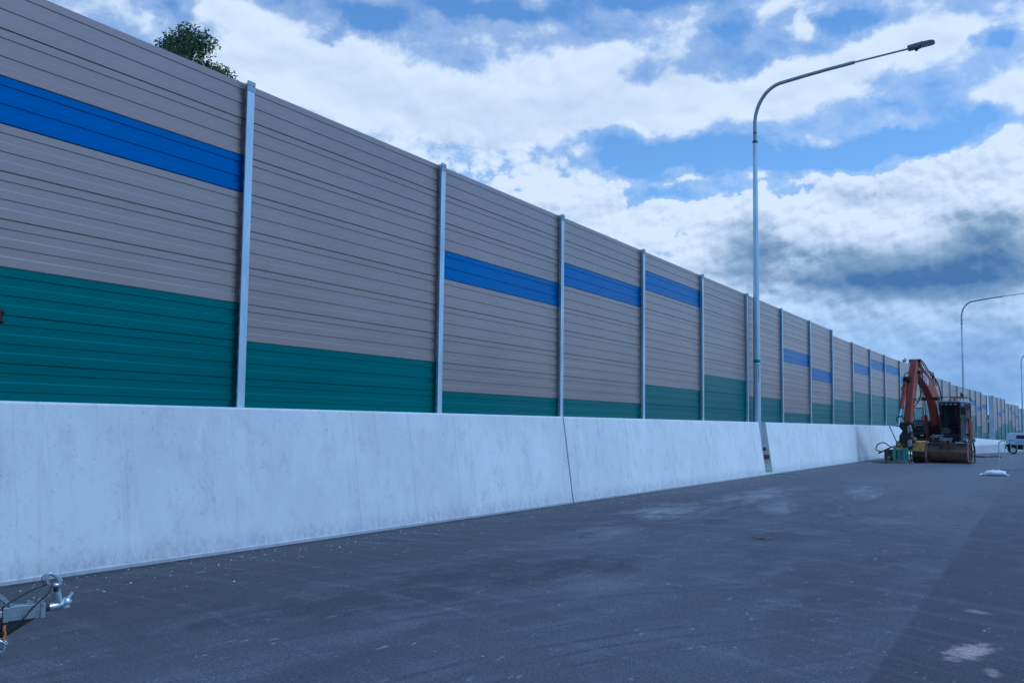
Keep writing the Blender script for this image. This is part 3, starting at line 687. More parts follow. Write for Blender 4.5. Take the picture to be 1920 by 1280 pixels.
# the stick ram over the boom
a_ = Vector((BX, -1.25, 3.78)); b_ = Vector((BX, -3.05, 4.62)); mdl = a_.lerp(b_, .72)
mb = MB().tube([a_, mdl], .085, 14); mb.box(BX-.11, BX+.11, -1.35, -1.08, 3.5, 3.86)
rm = ex(mb, 'stick_ram', ORANGED, boom); ex(MB().tube([mdl, b_], .045, 12), 'ram_rod', CHROME, rm)
mb = MB().blob((BX-.02, -2.72, 4.47), (.17, .16, .10), 12, 8); mb.box(BX-.2, BX+.16, -2.85, -2.62, 4.30, 4.44); ex(mb, 'ram_head', ORANGED, boom, bevel=.01)
# stick
sp = [(-2.96, 4.60), (-3.22, 4.66), (-3.52, 4.05), (-3.84, 3.1), (-4.18, 1.95), (-4.14, 1.72), (-3.92, 1.72), (-3.56, 2.7), (-3.05, 3.95)]
stick = ex(MB().prism(sp, BX-.15, BX+.15, 'x'), 'stick', ORANGE, bevel=.02)
ex(MB().prism([(-3.16, 4.565), (-3.225, 4.425), (-3.38, 4.14), (-3.30, 4.13), (-3.10, 4.50)], BX-.06, BX+.02, 'x', Matrix.Translation((.06, -.055, 0))), 'warning_plate', DECAL, stick)
for a_, b_, w_ in ((-3.06, 4.60, .26), (-3.12, 4.08, .27)): ex(MB().tube([(BX-w_, a_, b_), (BX+w_, a_, b_)], .078, 12), 'pin', BLACKM, stick)
# bucket ram on the front of the stick, offset to the machine's right
a_ = Vector((BX-.20, -3.66, 3.72)); b_ = Vector((BX-.30, -4.42, 1.62)); mdl = a_.lerp(b_, .62)
rm = ex(MB().tube([a_, mdl], .095, 14).tube([mdl-(b_-a_).normalized()*.12, mdl], .112, 14), 'bucket_ram', ORANGE, stick)
ex(MB().tube([mdl, b_], .05, 12), 'ram_rod', CHROME, rm)
ex(MB().box(BX-.29, BX+.0, -3.80, -3.50, 3.62, 3.86), 'ram_bracket', BLACKM, stick, bevel=.03)
# coupler / tilting head
mb = MB()
mb.prism([(-.30, 1.78), (.24, 1.78), (.30, 1.58), (.16, 1.42), (.20, 1.15), (.30, .98), (.20, .72), (.10, .58), (-.16, .58), (-.20, .74), (-.36, .95), (-.34, 1.20), (-.20, 1.40), (-.34, 1.58)], -4.36, -4.04, 'y', Matrix.Translation((BX+.05, 0, 0)))
mb.tube([(BX-.28, -4.2, 1.70), (BX+.36, -4.2, 1.70)], .10, 14); mb.tube([(BX-.28, -4.2, .98), (BX+.34, -4.2, .98)], .09, 14)
mb.box(BX-.20, BX+.26, -4.44, -4.36, .92, 1.25)
hd = ex(mb, 'quick_coupler', BLACKM, stick, bevel=.02)
for zz in (1.5, .86): ex(MB().prism([(.18, zz-.2), (.34, zz-.1), (.30, zz+.18), (.16, zz+.12)], -4.5, -4.32, 'y', Matrix.Translation((BX-.04, 0, 0))), 'cheek_plate', CAST, hd, bevel=.015)
# hoses
def hose(ps, r=.020, par=boom, n=24, name='hose'):
    ps = [Vector(p) for p in ps]; out = []
    P_ = [2*ps[0]-ps[1]]+ps+[2*ps[-1]-ps[-2]]
    for i in range(1, len(P_)-2):
        for k in range(8):
            t = k/8; a, b, c, d = P_[i-1], P_[i], P_[i+1], P_[i+2]
            out.append(.5*((2*b)+(c-a)*t+(2*a-5*b+4*c-d)*t*t+(3*b-a-3*c+d)*t**3))
    out.append(ps[-1]); return MB().tube(out, r, 8).build(name, RUBBER, par)
for j, dx in enumerate((.08, .16)):
    hose([(BX+dx, -.9, 3.55), (BX+dx, -1.3, 4.02+.03*j), (BX+dx, -1.9, 4.22), (BX+dx, -2.4, 4.50), (BX+dx+.02, -2.85, 4.62), (BX+dx, -3.05, 4.35)], .024)
hose([(BX+.22, -.35, 2.6), (BX+.24, -.72, 3.35), (BX+.24, -1.2, 3.80), (BX+.24, -1.9, 4.03)], .026)
hose([(BX+.23, -2.7, 4.1), (BX+.26, -3.2, 3.9), (BX+.27, -3.3, 3.45), (BX+.20, -3.0, 3.0), (BX+.24, -3.45, 2.72), (BX+.20, -3.75, 2.85)], .024)
hose([(BX+.24, -2.9, 4.2), (BX+.33, -3.1, 3.7), (BX+.30, -3.15, 3.2), (BX+.2, -3.5, 2.62), (BX+.2, -3.8, 2.5)], .022)
hose([(BX-.20, -3.35, 4.05), (BX-.33, -3.42, 4.0), (BX-.35, -3.6, 3.75), (BX-.30, -3.72, 3.5), (BX-.36, -3.8, 3.3), (BX-.22, -3.9, 3.05)], .022, stick)
hose([(BX-.30, -3.9, 2.9), (BX-.36, -4.0, 2.4), (BX-.30, -4.15, 2.0)], .030, stick)
hose([(BX-.30, -4.25, 1.78), (BX-.40, -4.3, 1.85), (BX-.38, -4.32, 2.02), (BX-.18, -4.3, 2.05), (BX-.1, -4.2, 1.9)], .024, hd)
mb = MB()
for k in range(6): mb.tube([(BX-.14+.055*k, -.62, 1.1), (BX-.12+.05*k, -.78, 1.5), (BX-.10+.045*k, -.74, 2.0), (BX-.08+.04*k, -1.0, 2.5)], .018, 6)
ex(mb, 'hose_bundle', RUBBER, boom)
# handrails on the machine's right
mb = MB()
def loop(pts): mb.tube(pts, .018, 8)
loop([(-1.12, -.55, 1.95), (-1.12, -.55, 3.0), (-.62, -.55, 3.0), (-.62, -.55, 1.98)]); loop([(-1.12, -.55, 2.5), (-.62, -.55, 2.5)])
loop([(-1.12, .9, 2.0), (-1.12, .9, 2.9), (-.5, .9, 2.9), (-.5, .9, 2.0)]); loop([(-1.12, -.55, 2.98), (-1.12, .9, 2.88)]); loop([(-1.12, -.55, 2.5), (-1.12, .9, 2.45)])
ex(mb, 'guard_rail', BLACK)

# ------------------------------------------------------------------ attachments on the ground
def curved_bucket(name, W_, m, label, loc, rz):
    root = empty(name, loc, rz, label, 'bucket')
    # back faces -y; opening faces +y; lip on the ground
    prof = [(.62, .03), (.30, .02), (.02, .05), (-.22, .16), (-.36, .34), (-.38, .52), (-.28, .68), (-.22, .92)]
    inn = [(-.18, .92), (-.24, .70), (-.34, .52), (-.32, .36), (-.19, .20), (.03, .09), (.30, .06), (.62, .05)]
    MB().prism(prof+inn, -W_/2, W_/2, 'x').build('shell', m, root, bevel=.006)
    side = [(.62, .03), (.30, .02), (.02, .05), (-.22, .16), (-.36, .34), (-.38, .52), (-.28, .68), (-.22, .92), (.05, .86), (.40, .45)]
    for s_ in (-1, 1): MB().prism([(a*1.02, b*1.0+.004) for a, b in side], s_*W_/2-.018, s_*W_/2+.018, 'x').build('side_plate', m, root, bevel=.006)
    MB().box(-W_/2+.05, W_/2-.05, -.262, -.225, .70, .90).build('backing_plate', NAVY if m is RUSTP else m, root, bevel=.008)
    MB().box(-W_/2-.03, W_/2+.03, .55, .74, .002, .035).build('cutting_edge', RUSTD, root, bevel=.006)
    for xx in (-.17, .17):
        MB().prism([(-.34, .62), (.02, .90), (.06, 1.06), (-.02, 1.16), (-.12, 1.10), (-.16, .98), (-.28, 1.00), (-.34, 1.10), (-.42, 1.04), (-.42, .8)], xx-.02, xx+.02, 'x').build('ear', RUSTD, root, bevel=.008)
    for a_, b_ in ((-.35, 1.02), (-.01, 1.08)): MB().tube([(-.24, a_, b_), (.24, a_, b_)], .032, 12).build('pin', CAST, root)
    return root
b1 = curved_bucket('mud_bucket', 1.72, RUSTP, 'wide smooth rusty bucket lying in front of the excavator cab', (-4.82, 48.65, 0), R(-4))
MB().box(-.30, .42, -.285, -.262, .60, .86).build('wear_plate', RUSTP, b1, bevel=.006)
b3 = curved_bucket('narrow_bucket', .62, RUSTD, 'narrow dark bucket standing behind the wide rusty one', (-5.30, 49.75, 0), R(-8)); b3.scale = (1, 1, 1.12)
tag(MB().box(-5.75, -4.0, 48.15, 48.35, 0., .03).box(-5.7, -4.1, 49.0, 49.2, 0., .03).build('timber_plank', TIMB, bevel=.004), 'thin pale timber planks under the wide rusty bucket', 'plank')
# open steel frame right of the bucket
fr = empty('bucket_frame', (-4.02, 49.4, 0), R(-6), 'open rusty steel frame beside the right end of the wide bucket', 'frame')
mb = MB()
mb.prism([(-.55, .0), (.5, .0), (.62, .5), (.30, .86), (-.30, .86), (-.6, .45)], -.02, .02, 'x', Matrix.Translation((-.16, 0, 0)))
mb.build('back_plate', RUSTD, fr, bevel=.006)
mb = MB()
for a, b in (((-.58, 0), (-.6, .5)), ((-.6, .5), (-.3, .88)), ((-.3, .88), (.3, .88)), ((.3, .88), (.6, .5)), ((.6, .5), (.55, 0)), ((-.58, .03), (.55, .03)), ((-.6, .45), (.6, .45))):
    mb.tube([(.16, a[0], a[1]+.03), (.16, b[0], b[1]+.03)], .038, 4); mb.tube([(-.14, a[0], a[1]+.03), (.16, a[0], a[1]+.03)], .028, 4)
mb.build('bars', RUSTD, fr, smooth=False)
# skeleton bucket
sk = empty('skeleton_bucket', (-6.23, 48.5, 0), R(-6), 'chipped yellow skeleton bucket with dark tines', 'bucket')
mb = MB(); mb.prism([(-.34, .56), (-.26, .94), (.05, .98), (.05, .93), (-.21, .89), (-.30, .56)], -.60, -.20, 'x'); mb.prism([(-.34, .56), (-.26, .94), (.05, .98), (.05, .93), (-.21, .89), (-.30, .56)], .06, .62, 'x'); mb.box(-.62, .62, -.335, -.30, .50, .60)
mb.build('yellow_shell', YELL, sk, bevel=.008)
for x0_ in (-.50, .22):
    MB().box(x0_, x0_+.10, -.335, -.30, .68, .86, Matrix.Rotation(R(-11), 4, 'X') @ Matrix.Translation((0, .12, -.03))).box(x0_+.14, x0_+.22, -.335, -.30, .66, .80, Matrix.Rotation(R(-11), 4, 'X') @ Matrix.Translation((0, .12, -.03))).build('cutout', RUSTD, sk)
mb = MB()
for k in range(11):
    xx = -.55+.11*k; mb.prism([(-.33, .55), (-.40, .40), (-.34, .18), (-.16, .05), (.30, .02), (.62, .03), (.62, .06), (.30, .06), (-.13, .09), (-.29, .20), (-.35, .40), (-.28, .55)], xx-.018, xx+.018, 'x')
mb.box(-.6, .6, -.405, -.375, .30, .36); mb.box(-.6, .6, .20, .26, .0, .05)
mb.build('tine_grate', RUSTD, sk, bevel=.004)
for s_ in (-1, 1): MB().prism([(-.36, .14), (-.10, .02), (.62, .02), (.34, .55), (.05, .98), (-.26, .94), (-.40, .45)], s_*.62-.02, s_*.62+.02, 'x').build('side_plate', RUSTP, sk, bevel=.006)
MB().box(-.66, .66, .56, .74, .0, .035).build('cutting_edge', RUSTD, sk)
for xx in (-.12, .14): MB().prism([(-.30, .7), (.0, .94), (.02, 1.12), (-.10, 1.14), (-.16, 1.0), (-.30, 1.08), (-.38, .95)], xx-.02, xx+.02, 'x').build('ear', YELL, sk, bevel=.006)
# hydraulic attachment
hb = empty('hydraulic_compactor', (-6.84, 47.3, 0), R(-4), 'mint green hydraulic attachment with looping black hoses lying on timbers', 'hydraulic attachment')
mb = MB(); mb.prism([(-.36, .10), (.02, .10), (.04, .46), (-.08, .60), (-.28, .60), (-.38, .50)], -.22, .12, 'y', Matrix.Translation((0, 0, 0))); mb.build('gear_housing', RUSTD, hb, bevel=.03)
MB().tube([(-.17, -.21, .24), (-.19, -.36, .22)], [.075, .06], 14).build('drive_shaft', TIMB, hb, bevel=.01)
mb = MB()
mb.box(.00, .07, -.26, -.20, .10, .60); mb.box(.08, .13, -.26, -.20, .10, .60); mb.box(.22, .27, -.26, -.20, .16, .50); mb.box(.44, .50, -.26, -.20, .16, .66); mb.box(.53, .57, -.2, -.14, .20, .60)
mb.box(-.05, .28, -.26, -.16, .56, .61); mb.box(.40, .60, -.26, -.10, .60, .66); mb.box(.0, .58, .1, .16, .12, .6); mb.box(.1, .5, -.22, .16, .10, .15)
mb.prism([(.22, .50), (.27, .50), (.30, .56), (.42, .58), (.42, .62), (.26, .60)], -.26, -.20, 'y')
mb.build('green_frame', TEALP, hb, bevel=.012)
MB().tube([(.34, -.1, .25), (.34, .1, .25)], .09, 14).build('motor', TEALP, hb, bevel=.008); MB().tube([(-.0, -.05, .62), (.24, .05, .62)], .06, 12).build('motor', TEALP, hb, bevel=.008)
def loose(ps, r, par, m=RUBBER, name='hose'):
    o = hose(ps, r, par, name=name); o.data.materials.clear(); o.data.materials.append(m); return o
loose([(.10, .0, .64), (-.15, -.05, .72), (-.38, -.1, .88), (-.62, -.15, .82), (-.72, -.18, .58), (-.50, -.2, .50), (-.25, -.15, .60), (.05, -.1, .74), (.3, -.05, .68)], .024, hb)
loose([(-.15, -.1, .66), (-.35, -.15, .56), (-.52, -.2, .46), (-.62, -.22, .40)], .032, hb)
loose([(.0, -.1, .66), (.2, -.2, .72), (.42, -.15, .80), (.55, -.1, .66)], .02, hb)
mb = MB().box(-.86, .60, -.42, -.24, 0., .085).box(-.80, .72, .10, .28, 0., .085); mb.box(-.3, -.12, -.6, .5, .086, .115); tag(mb.build('timber_bearer', TIMB, None, bevel=.006), 'weathered timbers lying under the green hydraulic attachment', 'timber')
bpy.data.objects['timber_bearer'].location = (-6.82, 47.3, 0); bpy.data.objects['timber_bearer'].rotation_euler.z = R(-4)
tag(MB().tube([(-7.35, 49.6, 1.62), (-6.98, 49.2, .88), (-6.62, 48.85, .12)], .022, 8).build('steel_bar', BLACKM), 'thin steel bar leaning up behind the yellow skeleton bucket', 'bar')

# ------------------------------------------------------------------ sandbag
mb = MB(); n = 18; sg = 12; vs = []; fs = []
for i in range(n+1):
    t = i/n; xx = -.43+.86*t
    wv_ = .205*min(1, math.sin(math.pi*min(max((t-.10)/.95, 0), 1))**.45+.02) if t > .10 else .035+.05*(1-t/.10)
    hv = .105*min(1, math.sin(math.pi*min(max((t-.08)/.97, 0), 1))**.5+.10) if t > .10 else .035
    if t > .93: wv_ = .13; hv = .02
    for k in range(sg):
        a_ = 2*math.pi*k/sg; q = 1+.07*math.sin(5*t*6+k*2)
        vs.append((xx, wv_*q*math.cos(a_), max(.004, hv*.72+hv*q*math.sin(a_))))
for i in range(n):
    for k in range(sg): fs.append((i*sg+k, i*sg+(k+1) % sg, (i+1)*sg+(k+1) % sg, (i+1)*sg+k))
fs += [tuple(range(sg)), tuple(n*sg+k for k in range(sg))]
mb.add(vs, fs); sb = mb.build('sandbag', WHITEB, angle=80); sb.location = (-2.26, 37.0, 0); sb.rotation_euler.z = R(14)
tag(sb, 'white tied sandbag lying on the asphalt before the crowd barrier', 'sandbag')
MB().tube([(-.335, -.05, .03), (-.335, 0, .075), (-.335, .05, .03)], .010, 6).build('tie', GREYP, sb)

# ------------------------------------------------------------------ crowd barrier
cb = empty('crowd_barrier', (-2.27, 40.1, 0), R(-10), 'grey tubular crowd control barrier at the right edge', 'crowd barrier')
Wb, Hb, rb = 2.2, 1.10, .12
pts = [(0, 0, .035)]
for k in range(7): a_ = R(180-15*k); pts.append((rb+rb*math.cos(a_), 0, Hb-rb+rb*math.sin(a_)))
for k in range(7): a_ = R(90-15*k); pts.append((Wb-rb+rb*math.cos(a_), 0, Hb-rb+rb*math.sin(a_)))
pts += [(Wb, 0, .035)]
MB().tube(pts, .020, 8).build('frame', GALV, cb)
MB().tube([(0, 0, .10), (Wb, 0, .10)], .0155, 8).build('lower_rail', GALVD, cb)
for k in range(1, 11): MB().tube([(Wb*k/11, 0, .10), (Wb*k/11, 0, Hb)], .011, 6).build('bar', GALV, cb)
for xx in (.25, Wb-.25): MB().tube([(xx, -.3, .015), (xx, 0, .085), (xx, .3, .015)], .016, 6).build('foot', GALVD, cb)

# ------------------------------------------------------------------ white ute, seen side on
V = empty('utility_vehicle', (-4.12, 103.6, gz(103.6)), R(4), 'white utility vehicle with canopy parked at the far right', 'utility vehicle')
mb = MB().prism([(-.02, .86), (.0, 1.30), (.10, 1.78), (.30, 1.90), (2.05, 1.90), (2.10, 1.80), (2.10, .86)], -.88, .88, 'y', Matrix.Translation((-1.1, 0, 0)))
can = mb.build('canopy', WHITEP, V, bevel=.05, seg=3)
for s_ in (-1, 1): MB().box(-.30, .72, s_*.90-.008, s_*.90+.008, 1.40, 1.72).build('canopy_window', GLASS, can, bevel=.01)
MB().box(.05, .6, -.3, .3, 1.90, 1.98).build('roof_vent', GREYP, can, bevel=.02)
mb = MB(); rl = random.Random(4); xx = -.98
while xx < .95:
    w_ = rl.uniform(.03, .07); mb.box(xx, xx+w_, -.886, -.881, 1.20, 1.20+rl.uniform(.05, .08)); xx += w_+rl.choice([.02, .02, .05])
mb.build('side_lettering', BLUEP, can, smooth=False)
mb = MB(); xx = -.35
while xx < .45:
    w_ = rl.uniform(.03, .06); mb.box(xx, xx+w_, -.886, -.881, 1.03, 1.03+rl.uniform(.05, .08)); xx += w_+rl.choice([.02, .02, .05])
mb.build('side_lettering', BLUEP, can, smooth=False)
MB().box(-1.16, 1.05, -.92, .92, .66, .86).build('tray', BLACK, V, bevel=.02)
MB().box(-1.02, -.20, -.84, .84, .30, .655).build('wheel_housing', BLACK, V, bevel=.03)
for xx in (-.86, .50): MB().box(xx-.06, xx+.06, -.94, -.88, .84, .98).build('latch', BLACK, V, bevel=.01)
cabp = [(1.02, .55), (1.02, 1.62), (1.16, 1.78), (2.3, 1.80), (2.62, 1.66), (3.12, 1.20), (4.05, 1.08), (4.22, .90), (4.25, .52)]
cb2 = MB().prism(cabp, -.85, .85, 'y').build('cab', WHITEP, V, bevel=.05, seg=3)
for s_ in (-1, 1):
    MB().prism([(1.25, 1.22), (1.30, 1.66), (2.25, 1.70), (2.55, 1.58), (2.88, 1.24)], s_*.865-.006, s_*.865+.006, 'y').build('side_window', GLASS, cb2)
    MB().box(2.68, 2.90, s_*1.0-.09, s_*1.0+.09, 1.18, 1.36).build('mirror', BLACK, cb2, bevel=.02)
MB().prism([(2.66, 1.64), (3.12, 1.21), (3.14, 1.23), (2.68, 1.66)], -.72, .72, 'y').build('windscreen', GLASS, cb2)
MB().box(-1.0, 3.9, -.55, .55, .42, .72).build('chassis', BLACK, V, bevel=.02)
for xx in (-.58, 3.25):
    for s_ in (-1, 1):
        w_ = MB().tube([(xx, s_*.66, .36), (xx, s_*.90, .36)], .36, 26).build('wheel', RUBBER, V, bevel=.02)
        MB().tube([(xx, s_*.905, .36), (xx, s_*.915, .36)], .22, 18).build('rim', STEEL, w_)
MB().box(-1.2, -1.12, -.8, .8, .48, .66).build('bumper', BLACK, V, bevel=.02)
MB().box(-.98, -.9, -.92, -.6, .18, .6).build('mudflap', RUBBER, V)
for s_ in (-1, 1): MB().box(-1.165, -1.155, s_*.75-.07, s_*.75+.07, .74, .85).build('tail_light', REDL, V)
MB().box(.6, 1.0, -.86, -.5, .35, .72).build('tool_box', BLACK, V, bevel=.02)

# ------------------------------------------------------------------ tow-behind trailer whose coupling shows at the lower left
TR = empty('trailer', (-5.07, 3.95, 0), 0, 'galvanised trailer coupling and drawbar with safety chain, at the lower left corner', 'trailer')
TR.rotation_euler.z = R(75)          # local +x runs forward along the drawbar
hz = .448
mb = MB().tube([(-.100, 0, hz-.018), (-.06, 0, hz-.016), (-.025, 0, hz-.006)], [.0225, .0235, .026], 18)
mb.blob((-.002, 0, hz), (.030, .029, .030), 18, 12); mb.tube([(-.006, 0, hz-.018), (-.006, 0, hz-.027)], [.028, .0285], 18)
cp = mb.build('coupling_head', STEEL, TR, angle=60)
MB().tube([(.008, 0, hz+.020), (.026, 0, hz+.042)], [.014, .012], 12).tube([(.022, 0, hz+.036), (.033, 0, hz+.050)], .0135, 12).build('lock_plunger', STEEL, cp)
MB().tube([(-.044, 0, hz+.0), (-.062, 0, hz+.068)], [.0225, .0235], 16).build('latch_tube', STEEL, cp)
MB().tube([(-.0618, 0, hz+.0675), (-.0622, 0, hz+.069)], .016, 12).build('latch_bore', BLACK, cp)
MB().tube([(-.064, 0, hz+.07), (-.068, 0, hz+.098)], .012, 14).build('latch_stem', BLACK, cp)
MB().blob((-.068, 0, hz+.104), (.028, .024, .015), 14, 8).build('latch_cap', STEEL, cp)
o = hose([(-.040, 0, hz+.106), (-.040, 0, hz+.126), (-.062, 0, hz+.148), (-.095, 0, hz+.168), (-.115, 0, hz+.165), (-.121, .0, hz+.142), (-.112, 0, hz+.116), (-.092, 0, hz+.102)], .0105, cp, name='handle'); o.data.materials.clear(); o.data.materials.append(STEEL)
MB().tube([(-.130, 0, hz-.020), (-.098, 0, hz-.018)], .020, 16).build('collar', RUSTD, TR)
hz -= .012
# clamp housing
Mh = Matrix.Rotation(R(-1), 4, 'Y')
mb = MB().prism([(-.132, .026), (-.132, -.044), (-.345, -.046), (-.345, .026), (-.28, .036)], -.033, .033, 'y', Matrix.Translation((0, 0, hz-.006)))
mb.box(-.160, -.130, -.038, .038, hz-.054, hz+.026); mb.box(-.358, -.328, -.038, .038, hz-.056, hz+.024)
hs = mb.build('drawbar_clamp', CAST, TR, bevel=.003)
for xx in (-.145, -.205, -.315, -.343):
    for yy in (-.022, .022): MB().tube([(xx, yy, hz+.024), (xx, yy, hz+.044)], .0095, 6).build('bolt', STEEL, hs)
mb = MB()
for k in range(6): mb.box(-.31+.017*k, -.299+.017*k, -.0345, -.033, hz-.030, hz-.016)
mb.build('cast_lettering', STEEL, hs, smooth=False)
MB().tube([(-.44, 0, hz-.010), (-.358, 0, hz-.010)], .026, 16).tube([(-.39, 0, hz-.010), (-.362, 0, hz-.010)], .036, 8).build('shaft_collar', STEEL, TR)
# inclined A-frame below
MB().prism([(-.165, hz-.045), (-.40, hz-.165), (-.62, hz-.20), (-.62, hz-.06), (-.40, hz-.05)], -.028, .028, 'y').build('drawbar_gusset', BLACK, TR, bevel=.003)
mb = MB().box(-1.7, -.42, -.035, .035, hz-.16, hz-.06)
for s_ in (-1, 1): mb.tube([(-.75, s_*.05, hz-.12), (-1.7, s_*.5, hz-.12)], .045, 4)
mb.build('drawbar', GALV, TR, bevel=.003, smooth=False)
MB().box(-.425, -.408, -.06, .06, hz-.15, hz-.05).build('bracket_plate', GALV, TR, bevel=.003)
# curved hand-brake lever
lv = []
for k in range(9):
    t = k/8; lv.append((-.318-.20*t, -.0, hz+.035+.115*math.sin(t*math.pi*.55)))
vs = []; fs = []
for i, (a, b, c) in enumerate(lv): vs += [(a-.004, b-.02, c-.010), (a-.004, b+.02, c-.010), (a+.004, b+.02, c+.012), (a+.004, b-.02, c+.012)]
for i in range(8):
    for k in range(4): fs.append((i*4+k, i*4+(k+1) % 4, (i+1)*4+(k+1) % 4, (i+1)*4+k))
fs += [(0, 1, 2, 3), (32, 33, 34, 35)]
mb = MB(); mb.add(vs, fs); mb.build('brake_lever', GALVD, TR, bevel=.002)
def cable(ps, r=.0042): o = hose(ps, r, TR, name='cable'); o.data.materials.clear(); o.data.materials.append(CABLE); return o
cable([(-.100, 0, hz+.130), (-.20, -.02, hz+.105), (-.30, -.02, hz+.060), (-.355, -.03, hz+.030), (-.40, -.03, hz-.01)])
cable([(-.085, -.005, hz+.150), (-.115, -.04, hz+.09), (-.20, -.05, hz+.02), (-.28, -.055, hz-.06), (-.38, -.05, hz-.11), (-.44, -.04, hz-.125)], .0045)
cable([(-.122, 0, hz+.18), (-.145, 0, hz+.165), (-.140, .0, hz+.14), (-.125, .0, hz+.115)], .0022)
o = hose([(-.350, -.045, hz-.065), (-.353, -.05, hz-.09), (-.348, -.05, hz-.115), (-.356, -.05, hz-.145)], .0085, TR, name='strap'); o.data.materials.clear(); o.data.materials.append(ORPL)
def link(c, rot, par, L_=.034, W_=.017, r=.0052):
    pts = []; 
    for k in range(17):
        a_ = 2*math.pi*k/16; pts.append((L_*.5*math.cos(a_)+(L_*.28 if math.cos(a_) > 0 else -L_*.28), W_*math.sin(a_), 0))
    Mx = Matrix.Translation(c) @ rot
    MB().tube([Mx @ Vector(p) for p in pts], r, 8).build('chain_link', STEEL, par)
ch = empty('safety_chain', (0, 0, 0)); ch.parent = TR
cx_ = [(-.355, -.05, hz-.150), (-.368, -.055, hz-.178), (-.395, -.06, hz-.192), (-.42, -.06, hz-.175), (-.44, -.06, hz-.155), (-.415, -.065, hz-.215), (-.42, -.065, hz-.245), (-.425, -.07, hz-.275)]
for k, c in enumerate(cx_): link(c, Matrix.Rotation(R(35+47*k), 4, 'Y') @ Matrix.Rotation(R(90*(k % 2)+20), 4, 'X'), ch)
# jack, body, wheels, stowed mast with lamp cluster (beyond the left edge of the photograph)
MB().tube([(-1.0, .12, .05), (-1.0, .12, .95)], .035, 14).tube([(-1.0, .08, .06), (-1.0, .16, .06)], .09, 16).build('jockey_wheel', GALVD, TR)
body = MB().box(-3.7, -1.75, -.62, .62, .55, 1.45).build('body', GREYP, TR, bevel=.04)
MB().box(-3.2, -2.3, -.635, -.62, .75, 1.3).build('door_panel', CAST, body, bevel=.01)
for s_ in (-1, 1):
    w_ = MB().tube([(-2.7, s_*.70, .32), (-2.7, s_*.90, .32)], .32, 24).build('wheel', RUBBER, TR, bevel=.02)
    MB().tube([(-2.7, s_*.90, .32), (-2.7, s_*.91, .32)], .19, 16).build('rim', STEEL, w_)
    MB().prism([(-3.12, .5), (-3.05, .72), (-2.35, .72), (-2.28, .5), (-2.30, .5), (-2.37, .70), (-3.03, .70), (-3.10, .5)], s_*.80-.13, s_*.80+.13, 'y').build('mudguard', GALVD, TR)
mast = MB().box(-3.3, -.62, -.06, .06, 1.91, 2.03).box(-2.0, -1.9, -.08, .08, 1.44, 1.91).build('mast', GALV, TR, bevel=.005)
MB().box(-.72, -.47, -.10, .24, 1.99, 2.10).build('floodlight', RUBBER, TR, bevel=.008)
mb = MB()
for k in range(6): mb.box(-.472, -.456, -.09+.05*k, -.075+.05*k, 2.0, 2.085)
mb.tube([(-.465, -.095, 2.02), (-.45, -.095, 2.02)], .006, 6); mb.tube([(-.465, -.095, 2.07), (-.45, -.095, 2.07)], .006, 6)
mb.build('cooling_fins', RUBBER, bpy.data.objects['floodlight'])

# ------------------------------------------------------------------ trees
def leaves(mb, c, rad, n, size, rng):
    for _ in range(n):
        u = Vector((rng.gauss(0, 1), rng.gauss(0, 1), rng.gauss(0, 1))).normalized()*(rng.random()**.45)
        p = Vector((c[0]+u.x*rad[0], c[1]+u.y*rad[1], c[2]+u.z*rad[2]))
        d = Vector((rng.uniform(-1, 1), rng.uniform(-1, 1), rng.uniform(-1.4, .4))).normalized()
        s_ = d.cross(Vector((rng.uniform(-1, 1), rng.uniform(-1, 1), rng.uniform(-1, 1)))).normalized()
        L_ = size*rng.uniform(.7, 1.3); W_ = L_*.20
        mb.add([p, p+d*L_*.45+s_*W_, p+d*L_, p+d*L_*.45-s_*W_], [(0, 1, 2, 3)])
def tree(name, label, base, top, R_, seed, leaf=.16, dens=90, groups=None, group=None, nclump=60, limbs=7):
    rng = random.Random(seed); root = empty(name, base, 0, label, 'tree', group)
    H = top-base[2]; mb = MB(); tr = [(0, 0, 0)]
    for k in range(1, 7): tr.append((rng.uniform(-.12, .12)*k*.4, rng.uniform(-.12, .12)*k*.4, H*.72*k/6))
    mb.tube(tr, [.20*(1-.12*k) for k in range(7)], 10)
    cl = groups or [(rng.uniform(-R_, R_)*.8, rng.uniform(-R_, R_)*.8, H*rng.uniform(.62, .95), R_*rng.uniform(.22, .36)) for _ in range(nclump)]
    for i, c in enumerate(cl):
        if i % max(1, len(cl)//(limbs*3)) == 0 or groups:
            s_ = Vector(tr[min(6, 3+i % 4)]); e_ = Vector(c[:3]); m_ = s_.lerp(e_, .5)+Vector((rng.uniform(-.2, .2), rng.uniform(-.2, .2), .15))
            mb.tube([s_, m_, e_], [.06, .035, .012], 6)
    mb.build('trunk', BARK, root)
    lm = MB()
    for c in cl: leaves(lm, c[:3], (c[3], c[3], c[3]*.8), int(dens*(c[3]/.5)**1.6), leaf, rng)
    lm.build('crown', LEAF, root, smooth=False)
    return root
# placed on the ground behind the wall; horizontal distance 30 m
def polar(azd, dist): return (dist*math.sin(R(azd)), dist*math.cos(R(azd)))
bx, by = polar(-47.5, 30.)
ra = Vector((math.cos(R(47)), math.sin(R(47)), 0))     # roughly across the line of sight
rng = random.Random(5); gl = []
